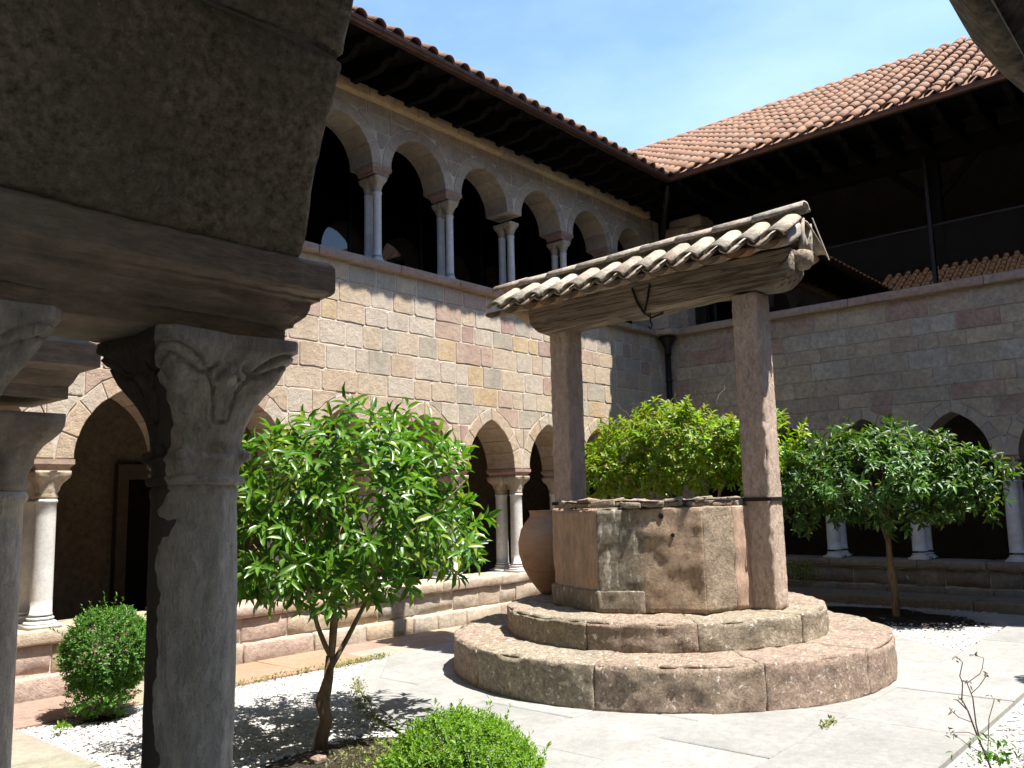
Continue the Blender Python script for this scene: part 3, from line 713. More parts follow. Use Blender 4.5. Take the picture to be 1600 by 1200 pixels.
# ------------------------------------------------------------------ sills, cornice, upper storeys
def strip(P, u0, u1, z0, z1, d0, d1, wr, mat, T, nm, r=.015):
    u = u0
    while u < u1-.05:
        w = random.uniform(*wr); x1 = min(u+w, u1)
        if u1-x1 < .25: x1 = u1
        hh = ((x1-u)/2-.003, (d1-d0)/2+random.uniform(0, .006), (z1-z0)/2); cu, cz, cd_ = (u+x1)/2, (z0+z1)/2, (d0+d1)/2
        rbox(nm, None, hh, r, (4, 2, 1), mat, T, amp=.006, ns=5, chip=.01, fn=lambda v, cu=cu, cz=cz, cd_=cd_: P(cu+v[0], cz+v[2], cd_-v[1] if not FLIP[P] else cd_-v[1]))
        u = x1
strip(PA, 1.2, 13.95, 3.06, 3.165, -.60, .09, (.9, 1.7), mSill, NW, 'sill_stone')
strip(PB, -2.3, 8.25, 3.06, 3.20, -.40, .10, (1.2, 2.2), mSill, EW, 'sill_stone')
uA = [7.02+1.345*k for k in range(-4, 5)]
arU = [Arch((uA[i]+uA[i+1])/2, .505, .545, 4.49, .16) for i in range(len(uA)-1)]
arU.append(Arch(13.07, .505, .545, 4.49, .16))
body('upper_wall_core', PA, 1.2, 14.05, 4.49, 5.37, .46, arU, mMortar, NW)
for A in arU: voussoirs(A, PA, .455, 3, mUpper, NW, df=.006)
blocks(PA, 2.0, 13.9, [4.49, 4.72, 4.95, 5.17, 5.36], arU, (.30, .62), mUpper, NW, df=.006, tilt=.006, jit=.005, names='upper_stone_block', round_=.006)
piers(PA, uA, NW, 3.165, 4.49, .165, .34+.02, .06, .09, .27, .22, .10, capU, baseU, mMarble, mCap, mAbac, .12, abskip=(6,))
strip(PA, 1.2, 13.6, 5.335, 5.475, -.3, .11, (.6, 1.1), mCorn, NW, 'cornice_stone')
for b_ in (((13.62, 8.0, 3.165), (14.05, 8.8, 4.49)), ((1.2, 8.38, 3.17), (1.7, 8.8, 4.49))):
    mb = MB(); mb.box(*b_); mb.build('upper_pier', mUpper, NW)
# upper corner pier with broken corbel
rbox('corner_corbel', (14.25, 7.98, 4.85), (.26, .30, .32), .06, (5, 5, 5), mUpper, EW, amp=.05, ns=4)
rbox('corner_corbel', (14.32, 7.80, 5.24), (.27, .34, .12), .03, (5, 6, 3), mUpper, EW, amp=.03, ns=5)
rbox('corner_corbel', (14.32, 7.62, 5.02), (.25, .18, .10), .05, (5, 5, 3), mUpper, EW, amp=.05, ns=5)
mb = MB(); mb.box((14.07, 7.85, 3.205), (14.6, 8.34, 4.55)); mb.build('upper_pier', mUpper, EW)
# galleries: floors, back walls, ceilings (dark interiors)
def inner(T, boxes, nm, mat):
    for b in boxes:
        mb = MB(); mb.box(*b); mb.build(nm, mat, T)
inner(NW, [((1.0, 8.9, -1.8), (17.3, 11.5, -1.6))], 'gallery_floor', mWalk)
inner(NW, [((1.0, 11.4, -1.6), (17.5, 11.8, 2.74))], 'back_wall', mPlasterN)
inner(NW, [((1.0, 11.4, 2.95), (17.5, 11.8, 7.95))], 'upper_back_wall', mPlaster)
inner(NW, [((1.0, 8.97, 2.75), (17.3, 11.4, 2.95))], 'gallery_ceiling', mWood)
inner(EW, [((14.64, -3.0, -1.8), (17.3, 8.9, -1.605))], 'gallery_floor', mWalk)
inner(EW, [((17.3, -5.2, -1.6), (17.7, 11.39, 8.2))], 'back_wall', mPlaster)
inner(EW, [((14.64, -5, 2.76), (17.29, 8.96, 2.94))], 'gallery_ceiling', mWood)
inner(WW, [((-2.0, -5.2, -1.8), (.32, 11.4, -1.61))], 'gallery_floor', mPlasterW)
inner(WW, [((-2.4, -5.2, -1.6), (-2.0, 11.4, 2.6))], 'back_wall', mPlasterW)
inner(WW, [((-.6, -5.2, 2.6), (-.3, 11.4, 7.0))], 'upper_back_wall', mPlaster)
inner(WW, [((-.3, -5.2, 3.11), (1.12, 11.4, 3.2))], 'upper_floor', mPlaster)
inner(WW, [((-2.0, -5.2, 2.4), (.33, 11.4, 2.6))], 'gallery_ceiling', mPlasterW)
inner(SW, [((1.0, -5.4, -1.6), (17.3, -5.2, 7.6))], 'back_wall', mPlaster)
inner(SW, [((1.0, -5.2, -1.8), (14.6, -2.93, -1.62))], 'gallery_floor', mPlaster)
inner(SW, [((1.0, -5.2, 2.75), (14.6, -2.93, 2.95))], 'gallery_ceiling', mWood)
# doorway and niche in north gallery back wall
mb = MB(); mb.box((5.12, 11.3, -1.6), (6.2, 11.42, .42)); mb.build('door', mWood, NW)
for (x0, x1, z0, z1) in ((4.98, 5.12, -1.6, .42), (6.2, 6.34, -1.6, .42), (4.98, 6.34, .42, .62)):
    mb = MB(); mb.box((x0, 11.27, z0), (x1, 11.44, z1)); mb.build('door_surround', mPlaster, NW)
# upper glazing
for i in range(8):
    x0 = 2.0+1.5*i; mb = MB(); mb.box((x0, 10.3, 2.96), (x0+1.47, 10.305, 6.0)); mb.build('window_pane', mGlass, NW)
    mb = MB(); mb.box((x0+1.47, 10.27, 2.96), (x0+1.50, 10.33, 6.0)); mb.build('window_frame', mIron, NW)
# east loggia: glass balustrade, rail, posts, braces, wall plate
gy = [-2.3, .9, 3.57, 7.85]
for i in range(3):
    mb = MB(); mb.box((14.36, gy[i]+.02, 3.20), (14.366, gy[i+1]-.02, 4.22)); mb.build('window_pane', mGlass, EW)
    mb = MB(); mb.box((14.34, gy[i]+.02, 4.22), (14.39, gy[i+1]-.02, 4.25)); mb.build('hand_rail', mIron, EW)
for yy in gy[1:3]:
    mb = MB(); mb.box((14.30, yy-.05, 3.201), (14.335, yy+.0, 5.4)); mb.build('window_frame', mIron, EW)
    rbox('timber_post', (14.52, yy-.09, 4.4), (.10, .10, 1.2), .01, (2, 2, 6), mWood, EW)
    for sg in (-1, 1):
        mb = MB(); mb.tube([(14.52, yy-.09+sg*.08, 4.75), (14.52, yy-.09+sg*.75, 5.42)], .075, 4); mb.build('timber_brace', mWood, EW)
mb = MB(); mb.box((14.4, -2.3, 5.33), (14.62, 8.4, 5.6)); mb.build('timber_plate', mWood, EW)
mb = MB(); mb.box((1.2, 8.42, 5.475), (14.6, 8.7, 6.05)); mb.build('timber_plate', mWood, NW)

# ------------------------------------------------------------------ roofs
PIT = .62; EZ = 5.60
def tile_mesh(L=.42, r0=.098, r1=.078, th=.014, n=8, name='roof_tile', wob=0., flat=.86, solid=False):
    """cover tile, local x along its axis (low end at 0, wide), crown up (+z)"""
    V = []; F = []
    for (x, r) in ((0, r0), (L, r1)):
        for rr in (r, r-th):
            for j in range(n+1):
                t = math.pi*j/n; V.append((x+wob*nz((t, x, r), 2, 5), rr*math.cos(t), rr*math.sin(t)*flat))
    m_ = n+1
    for j in range(n):
        F.append((j, j+1, 2*m_+j+1, 2*m_+j)); F.append((m_+j+1, m_+j, 3*m_+j, 3*m_+j+1)); F.append((j+1, j, m_+j, m_+j+1)); F.append((2*m_+j, 2*m_+j+1, 3*m_+j+1, 3*m_+j))
    F.append((0, 2*m_, 3*m_, m_)); F.append((n, m_+n, 3*m_+n, 2*m_+n))
    if solid: F.append(tuple(range(m_, 2*m_)))
    me_ = mesh_of(V, F, name)
    return me_
def smooth_by(me_, flag=True): pass
def frame(origin, along, slope):
    """matrix: local x up-slope, y along eave, z normal"""
    x = Vector(slope).normalized(); y = Vector(along).normalized(); z = x.cross(y)
    if z.z < 0: y = -y; z = -z
    M = Matrix((x, y, z)).transposed().to_4x4(); M.translation = Vector(origin); return M
TM = [tile_mesh(wob=.012*i) for i in range(3)]
for t in TM: t.materials.append(mTile)
def roof(T, eave0, eave1, updir, length, rows_ind, matField, sp=.285, ex=.36, field=True, maxind=290, keep=lambda p: True, deckname='roof_deck', valley=None):
    """eave line from eave0 to eave1 (height EZ), slope rises along updir"""
    e0, e1 = Vector(eave0), Vector(eave1); al = (e1-e0).normalized(); n = int((e1-e0).length/sp)
    ud = Vector(updir).normalized(); sv = Vector((ud.x, ud.y, PIT)).normalized(); toff = wloc(T)
    nrm = sv.cross(al); nrm = nrm if nrm.z > 0 else -nrm
    rows = int(length/ex); cand = []
    for r in range(rows):
        for i in range(n+1):
            p = e0+al*(i*sp)+sv*(r*ex-.04)+nrm*(.028+.004*random.random())
            if keep(p): cand.append((r, i, p))
    rest = MB(); k = 0
    tv = [tuple(v.co) for v in TM[0].vertices]; tf = [tuple(f.vertices) for f in TM[0].polygons]
    for (r, i, p) in cand:
        M = frame(p, al, sv+nrm*random.uniform(.0, .04)) @ Matrix.Rotation(random.uniform(-.03, .03), 4, 'Z')
        if r < rows_ind and k < maxind:
            o = bpy.data.objects.new('roof_tile', random.choice(TM)); C.objects.link(o); o.parent = T; M.translation = M.translation-toff; o.matrix_local = M; k += 1
        elif field:
            rest.add([M @ Vector(v) for v in tv], tf)
    if rest.v: rest.build('roof_tile_field', matField, T, True, 'stuff')
    # pan sheet: trough corrugation under covers
    mb = MB(); uu = []
    seg = 6; V = []; F = []
    for i in range(n*seg+1):
        s = i/seg*sp; t = (i % seg)/seg; zz = .03*(math.cos(2*math.pi*t))
        for L_ in (-.02, length): 
            p = e0+al*s+sv*L_+nrm*(zz-.005); V.append(p)
    for i in range(n*seg): F.append((2*i, 2*i+1, 2*i+3, 2*i+2))
    if valley is None: mk('pan_tiles', V, F, matField, T, True, 'stuff')
    return nrm, sv
# valley limits: keep only on own side
roof(EW, (12.62, 13.2, EZ), (12.62, -4.6, EZ), (1, 0, 0), 6.2, 8, mTileB, keep=lambda p: (p.y-7.27) < (p.x-12.62)+.25)
roof(NW, (.9, 7.27, EZ), (14.3, 7.27, EZ), (0, 1, 0), 3.6, 2, mTileB, keep=lambda p: (p.x-12.62) < (p.y-7.27)+.25 and p.x < 16.5, valley=True)
roof(WW, (2.25, 8.5, EZ), (2.25, -4.6, EZ), (-1, 0, 0), 2.9, 1, mTileB, keep=lambda p: (p.y-7.27) < (2.25-p.x)+.2)
roof(SW, (1.0, -1.72, EZ), (13.5, -1.72, EZ), (0, -1, 0), 3.6, 1, mTile)
def deck(T, pts, nm='roof_deck', mat=mWood): mk(nm, pts, [tuple(range(len(pts)))], mat, T)
k = PIT
deck(EW, [(12.66, -5, EZ-.04), (12.66, 7.3, EZ-.04), (18.3, 12.94, EZ-.04+5.64*k), (18.3, -5, EZ-.04+5.64*k)])
deck(NW, [(.5, 7.3, EZ-.04), (12.66, 7.3, EZ-.04), (17.0, 11.6, EZ-.04+4.3*k), (.5, 11.6, EZ-.04+4.3*k)])
deck(WW, [(2.2, -5, EZ-.04), (2.2, 8.4, EZ-.04), (-.2, 8.4, EZ-.04+2.4*k), (-.2, -5, EZ-.04+2.4*k)])
deck(SW, [(.5, -1.75, EZ-.04), (14.0, -1.75, EZ-.04), (14, -5.4, EZ-.04+4.1*k), (.5, -5.4, EZ-.04+4.1*k)])
deck(EW, [(18.25, -5, -1.7), (18.25, 12.9, -1.7), (18.25, 12.9, 8.9), (18.25, -5, 8.9)][::1], 'rear_wall', mPlaster)
inner(SW, [((14.62, -5.2, -1.7), (17.2, -2.9, 6))], 'end_wall', mPlaster)
inner(NW, [((.6, 8.5, -1.7), (1.0, 11.6, 6))], 'end_wall', mPlaster)
# eave boards and carved rafters
def eave(T, P, u0, u1, dg, step, nm='rafter'):
    # soffit board gently rising to the wall
    a, b, c, d = P(u0, EZ-.075, dg), P(u1, EZ-.075, dg), P(u1, EZ+.25, -.3), P(u0, EZ+.25, -.3); mk('eave_board', [a, b, c, d], [(0, 1, 2, 3)], mWood, T)
    u = u0+.2
    while u < u1:
        prof = [(dg-.06, -.03), (dg-.08, -.10), (dg-.16, -.145), (dg-.24, -.10), (dg-.33, -.12), (dg-.42, -.185), (dg-.52, -.20), (-.3, -.13), (-.3, .19)]
        V = []; n_ = len(prof)
        for s in (-.045, .045):
            for (dd, zz) in prof: V.append(P(u+s, EZ-.02+zz, dd))
        F = [tuple(range(n_)), tuple(reversed(range(n_, 2*n_)))]+[(i, (i+1) % n_, n_+(i+1) % n_, n_+i) for i in range(n_)]
        mk(nm, V, F, mWood, T); u += step
eave(NW, PA, 1.2, 14.0, 1.10, .46); eave(EW, PB, -2.3, 8.36, 1.42, .46)
inner(NW, [((13.9, 8.36, 5.48), (14.62, 8.5, 6.1))], 'corner_boarding', mWood)
def gutter(T, p0, p1, nm='gutter', inn=(0, 1, 0)):
    p0, p1 = Vector(p0), Vector(p1); d = (p1-p0).normalized(); i_ = Vector(inn); V = []; F = []; n = 10; R = .075
    for p in (p0, p1):
        for rr in (R, R-.008):
            for j in range(n+1):
                t = math.pi*j/n; V.append(p-i_*(rr*math.cos(t))*1.0+Vector((0, 0, -rr*math.sin(t))))
    m_ = n+1
    for j in range(n): F += [(j, j+1, 2*m_+j+1, 2*m_+j), (m_+j+1, m_+j, 3*m_+j, 3*m_+j+1)]
    F += [(0, 2*m_, 3*m_, m_), (n, m_+n, 3*m_+n, 2*m_+n)]
    g = mk(nm, V, F, mCopper, T, True)
    mb = MB(); mb.tube([p0-i_*R, p1-i_*R], .008, 6); mb.build('gutter_rim', mCopper, g, True)
    L = (p1-p0).length; s = .9
    while s < L:
        q = p0+d*s; mb = MB(); mb.tube([q-i_*(R*1.08)+Vector((0, 0, 0)), q-i_*R*.8+Vector((0, 0, -R*.75)), q+Vector((0, 0, -R*1.08)), q+i_*R*.8+Vector((0, 0, -R*.7))], .006, 4); mb.build('gutter_bracket', mCopper, g); s += 1.0
gutter(NW, (1.2, 7.30, EZ+.0), (12.66, 7.30, EZ+.0), inn=(0, 1, 0)); gutter(EW, (12.66, 7.30, EZ), (12.66, -2.3, EZ), inn=(1, 0, 0))
# drainpipe in the corner
mb = MB(); mb.tube([(12.72, 7.35, 5.52), (12.80, 7.42, 5.36), (13.5, 7.95, 5.0), (13.86, 8.2, 4.6), (13.9, 8.22, 4.2), (13.9, 8.22, 3.3)], .05, 10)
pipe = mb.build('drainpipe', mIron, EW, True)
mb = MB(); V, F = lathe([(.06, -.34), (.07, -.2), (.10, -.12), (.16, -.03), (.17, .0), (.15, .01), (.05, .0)], 16, (13.86, 8.18, 3.03)); mb.add(V, F); mb.build('hopper_head', mIron, pipe, True)
rbox('hopper_slab', (13.84, 8.17, 3.11), (.22, .22, .055), .03, (4, 4, 1), mUpper, EW, amp=.02, ns=6)
mb = MB(); mb.tube([(13.88, 8.2, 2.75), (13.88, 8.2, -1.6)], .055, 10)
for z in (2.2, .9, -.4): V, F = lathe([(.055, -.03), (.068, -.02), (.068, .02), (.055, .03)], 12, (13.88, 8.2, z)); mb.add(V, F)
mb.build('drainpipe', mIron, EW, True)
# taller building behind the west wing (seen mirrored in the loggia glass)
CH = thing('church_nave', 'tall church building with tiled roof rising behind the near wing', 'church', (-6, 3, G))
mb = MB(); mb.box((-8, -6, 7.02), (-.25, 12, 8.85)); mb.build('wall', mPlaster, CH)
roofpts = [(.1, -6, 8.72), (.1, 12, 8.72), (-4.2, 12, 10.3), (-4.2, -6, 10.3)]
mk('roof', roofpts+[(-8.4, -6, 8.3), (-8.4, 12, 8.3)], [(0, 1, 2, 3), (3, 2, 5, 4)], mTile, CH)

# ------------------------------------------------------------------ the well
CX, CY = 7.6, 4.70
WELL = thing('stone_well', 'octagonal worn stone well on two round steps in the middle of the court', 'well', (CX, CY, G))
def ring(r0, r1, z0, z1, cuts, mat, nm, cy=CY, r=.035, amp=.016, chip=.03, phase=0):
    for i in range(len(cuts)):
        a0 = math.radians(cuts[i]); a1 = math.radians(cuts[(i+1) % len(cuts)]);
        if a1 < a0: a1 += 2*math.pi
        rm = (r0+r1)/2; L = (a1-a0)*r1; am = (a0+a1)/2; rr = r1+random.uniform(-.004, .004)
        def fn(v, am=am, rr=rr):
            rad = (r0+rr)/2+v[1]; t = am-v[0]/r1; sag = .0
            return (CX+rad*math.cos(t), cy+rad*math.sin(t), (z0+z1)/2+v[2])
        rbox(nm, None, (L/2-.001, (rr-r0)/2, (z1-z0)/2), r, (max(6, int(L/.035)), 9, 9), mat, WELL, amp=amp, ns=5.5, chip=chip, fn=fn, wn=True)
ring(1.3, 2.12, -1.66, -1.27, [8, 41, 88, 128, 160, 196, 232, 262, 293, 330], mStep, 'step_stone', cy=4.68, r=.02, amp=.019, chip=.075)
V, F = lathe([(2.08, -1.65), (2.08, -1.31), (2.04, -1.285), (1.2, -1.285)], 96, (CX, 4.68, 0)); mk('step_core', V, F, mStep, WELL)
ring(.85, 1.57, -1.30, -1.03, [20, 62, 104, 146, 187, 222, 262, 288, 330], mStep, 'step_stone', r=.02, amp=.017, chip=.07)
V, F = lathe([(1.545, -1.29), (1.545, -1.06), (1.51, -1.043), (.8, -1.043)], 96, (CX, CY, 0)); mk('step_core', V, F, mMortarB, WELL)
mb = MB(); V, F = lathe([(1.2, -.4), (1.2, .0)], 32, (CX, CY, -1.05)); mb.add(V, F); mb.build('well_floor', mDrum2, WELL)
# drum: slabs of an octagon
RV = 1.10
def oct_pt(a, r): return Vector((CX+r*math.cos(math.radians(a)), CY+r*math.sin(math.radians(a))))
dm = {180: [(0, 1, mDrum2)], 135: [(0, 1, mDrum1)], 225: [(0, .58, mDrum3), (.58, 1, mPost)]}
def drum_face(a, parts):
    p0, p1 = oct_pt(a, RV), oct_pt(a+45, RV); d = p1-p0; L = d.length; d.normalize(); nn = Vector((d.y, -d.x))
    for s0, s1, m_ in parts:
        hl = (s1-s0)*L/2; cen = p0+d*((s0+s1)/2*L)-nn*.10
        def fn(v, cen=cen, z0=0):
            q = cen+d*v[0]+nn*(-v[1]); return (q.x, q.y, -.555+v[2]*1.0)
        rbox('drum_slab', None, (hl+.004, .11, .475), .016, (max(5, int(hl*2/.035)), 2, 26), m_, WELL, amp=.014, ns=4.6, chip=.055, fn=fn, wn=True)
OCT = {180: (6.52, 4.70), 225: (6.935, 3.83), 270: (7.53, 3.66), 135: (6.84, 5.47)}
_op = oct_pt
def oct_pt(a, r):
    a = a % 360
    if a in OCT: v = Vector(OCT[a])-Vector((CX, CY)); return Vector((CX, CY))+v*(r/RV)
    return _op(a, r)
drum_face(135, [(0, 1, mDrum1)]); drum_face(180, [(0, 1, mDrumB)]); drum_face(225, [(0, .62, mDrum3), (.62, 1, mDrum1)])
for a in (270, 315, 0, 45, 90): drum_face(a, [(0, 1, random.choice([mDrum2, mDrum3]))])
# foot moulding on the left faces
for a, s0, s1 in ((135, 0, 1), (180, 0, .42)):
    p0, p1 = oct_pt(a, RV+.02), oct_pt(a+45, RV+.02); q0 = p0.lerp(p1, s0); q1 = p0.lerp(p1, s1); d = (q1-q0); L = d.length; d.normalize(); nn = Vector((d.y, -d.x)); cen = (q0+q1)/2-nn*.02
    rbox('foot_stone', None, (L/2+.02, .03, .105), .02, (12, 2, 5), mDrum2, WELL, amp=.012, ns=6, chip=.02, fn=lambda v, cen=cen, d=d, nn=nn: (cen.x+d.x*v[0]-nn.x*v[1], cen.y+d.y*v[0]-nn.y*v[1], -.93+v[2]))
# rim stones and broken tile pieces on top
for i in range(26):
    a = i*360/26+random.uniform(-4, 4); r = .90+random.uniform(-.02, .02); q = oct_pt(a, r); t = math.radians(a+90)
    hx, hy, hz = random.uniform(.08, .14), random.uniform(.07, .10), random.uniform(.022, .042)
    rbox('rim_stone', None, (hx, hy, hz), .012, (4, 3, 2), random.choice([mTileU, mStep, mDrum3, mStep]), WELL, amp=.02, ns=9, fn=lambda v, q=q, t=t, hz=hz, tl=random.uniform(-.15, .15): (q.x+v[0]*math.cos(t)-v[1]*math.sin(t), q.y+v[0]*math.sin(t)+v[1]*math.cos(t), -.075+hz+v[2]+tl*v[0]))
mb = MB(); pts = [oct_pt(a, 1.0) for a in range(0, 361, 15)]
mb.tube([(p.x, p.y, -.022+.008*math.sin(i*2.1)) for i, p in enumerate(pts)], .009, 5); mb.build('iron_band', mIron, WELL)
V, F = lathe([(.004, -.01), (.022, -.01), (.022, .012), (.004, .012)], 10); 
for (s, z, r_) in ((.72, -.33, .018), (.62, -.16, .024)):
    p = oct_pt(180, RV+.012).lerp(oct_pt(225, RV+.012), s); nn = Vector((-.92, -.38)); mb = MB(); mb.tube([(p.x-nn.x*.02, p.y-nn.y*.02, z), (p.x+nn.x*.006, p.y+nn.y*.006, z)], r_, 10); mb.build('iron_plug', mIron, WELL)

# ------------------------------------------------------------------ well canopy
CAN = thing('well_canopy', 'small tiled roof on a heavy weathered beam between two square stone posts over the well', 'canopy', (7.64, 4.7, -1.03))
def post(cx, cy, z0, z1, seed, nm='post'):
    return rbox(nm, (cx, cy, (z0+z1)/2), (.136, .136, (z1-z0)/2), .02, (7, 7, 70), mPost, CAN, amp=.007, ns=15, chip=.022, seed=seed)
p1_ = post(7.64, 3.566, -1.04, 1.95, 4.2); p2_ = post(7.665, 5.87, -1.04, 1.95, 17.7)
for p_, cx, cy in ((p1_, 7.64, 3.566), (p2_, 7.665, 5.87)):
    mb = MB(); h_ = .148
    for (a, b) in (((-h_-.004, -h_-.004), (h_+.004, -h_+.004)), ((-h_-.004, h_-.004), (h_+.004, h_+.004)), ((-h_-.004, -h_+.004), (-h_+.004, h_-.004)), ((h_-.004, -h_+.004), (h_+.004, h_-.004))):
        mb.box((cx+a[0], cy+a[1], -.045), (cx+b[0], cy+b[1], -.01))
    mb.build('iron_strap', mIron, p_)
def beamfn(v):
    y = 4.665+v[1]; t = v[1]/1.60; top = 2.19-.0*y; 
    low = 0
    if t < -.0: low = .035*math.sin(min(1, -t)*math.pi)      # hollow between the posts towards the near end
    endr = max(0, abs(t)-.86)/.14
    z = 2.12+v[2]*(1-.0)
    if v[2] < 0: z += low+(.14*endr**2)
    if v[2] < 0 and t > .2: z += .02*math.sin(t*6)
    return (7.635+v[0], y, z)
rbox('beam', None, (.165, 1.60, .185), .03, (6, 60, 7), mBeam, CAN, amp=.014, ns=3., fn=beamfn, seed=12)
for i, (y_, z_) in enumerate(((3.55, 1.0),)): pass
RX, RZ, EX, EZW = 7.66, 2.60, 7.14, 2.285
def cz(y): return -.020*(y-3.0)
slw = Vector((RX-EX, 0, RZ-EZW)).normalized(); TWm = [tile_mesh(.50, .122, .10, .018, 12, 'roof_tile', .02, .62) for _ in range(2)]
for t in TWm: t.materials.append(mTileW)
TUm = tile_mesh(.45, .135, .12, .018, 12, 'under_tile', 0, .5, True); TUm.materials.append(mTileU); TPm = tile_mesh(.50, .115, .12, .016, 10, 'pan_tile', .01, .55); TPm.materials.append(mTileW)
off = wloc(CAN)
def put(me_, M, nm, par=CAN):
    o = bpy.data.objects.new(nm, me_); C.objects.link(o); o.parent = par; M = M.copy(); M.translation = M.translation-wloc(par); o.matrix_local = M; return o
for sd in (-1, 1):
    for i in range(13):
        y_ = 3.08+i*.285
        sx = RX+sd*(RX-EX)
        sv = Vector((-sd*(RX-EX), 0, RZ-EZW)).normalized()
        j = random.uniform
        M = frame((sx+j(-.015, .015), y_+j(-.01, .01), EZW+cz(y_)+j(-.006, .01)+.03), (0, 1, 0), sv+Vector((0, j(-.05, .05), 0)))
        put(random.choice(TWm), M, 'roof_tile')
        if i < 12:
            M = frame((sx-sd*.004, y_+.142+j(-.01, .01), EZW+cz(y_)+.045), (0, 1, 0), sv+Vector((0, j(-.03, .03), 0))) @ Matrix.Rotation(math.pi, 4, 'X')
            put(TPm, M, 'pan_tile')
        # soffit tiles carrying the overhang
        M = frame((sx-sd*.07, y_+.10+j(-.02, .02), EZW+cz(y_)+j(-.012, .012)+.015), (0, 1, 0), (Vector((-sd*.9, j(-.06, .06), .22))).normalized()) @ Matrix.Rotation(math.pi, 4, 'X')
        put(TUm, M, 'under_tile')
# ridge tiles
TR = [tile_mesh(.50, .12, .10, .02, 10, 'ridge_tile', .01) for _ in range(2)]
for t in TR: t.materials.append(mTileW)
y_ = 2.95; i = 0
while y_ < 6.5:
    M = frame((RX, y_+.5, RZ+.04+cz(y_)), (1, 0, 0), (0, -1, .055+random.uniform(-.03, .03))); o = put(TR[i % 2], M, 'ridge_tile'); y_ += .43; i += 1
# mortar bedding
mb = MB(); N_ = 40
for i in range(N_):
    pass
rbox('mortar_bed', (RX, 4.72, 2.50), (.30, 1.74, .07), .03, (4, 40, 3), mMortarB, CAN, amp=.02, ns=5, fn=lambda v: (RX+v[0], 4.76+v[1], 2.50+v[2]-abs(v[0])*.5+cz(4.76+v[1])))
# gable end: lime-bedded verge tiles
M = frame((7.63, 3.0, 2.30), (1, 0, 0), (0.05, -.12, 1)); 
vt = tile_mesh(.36, .115, .095, .02, 10, 'verge_tile', .02); vt.materials.append(mTileW)
M = Matrix.Translation((7.72, 2.99, 2.24)) @ Matrix.Rotation(math.radians(-82), 4, 'Y') @ Matrix.Rotation(math.radians(-90), 4, 'X'); put(vt, M, 'verge_tile')
V, F = lathe([(.02, -.10), (.07, -.085), (.10, -.04), (.105, .02), (.095, .07), (.05, .09)], 16, (7.66, 3.03, 2.20)); mb = MB(); mb.add(V, F); mb.build('mortar_boss', mStep, CAN, True)
mb = MB(); mb.tube([(7.78, 2.95, 2.62), (8.0, 2.90, 2.24)], .006, 5); mb.build('tie_wire', mWire, CAN)
# iron hook on the beam
mb = MB()
mb.tube([(7.455, 4.80, 2.22), (7.445, 4.74, 2.06), (7.45, 4.66, 1.925)], .012, 6); mb.tube([(7.455, 4.58, 2.22), (7.445, 4.61, 2.06), (7.45, 4.66, 1.925), (7.6, 4.66, 1.90), (7.6, 4.52, 1.93)], .012, 6)
hk = mb.build('hook_bracket', mIron, CAN)
mb = MB(); mb.tube([(7.5, 4.62, 1.92), (7.5, 4.62, 1.84), (7.5, 4.60, 1.80), (7.5, 4.62, 1.76), (7.5, 4.65, 1.79)], .009, 6); mb.build('hook', mIron, hk)

# ------------------------------------------------------------------ jar
JX, JY = 7.64, 6.16
V, F = lathe([(.0, .0), (.12, .0), (.15, .03), (.235, .14), (.32, .29), (.365, .45), (.37, .58), (.335, .72), (.265, .82), (.232, .86), (.228, .90), (.245, .925), (.235, .93), (.205, .91), (.20, .86), (.2, .8)], 40, (JX, JY, -1.03))
jar = mk('storage_jar', V, F, mClay, None, True); tagd(jar, 'large round terracotta jar standing on the upper well step behind the stone drum', 'jar')

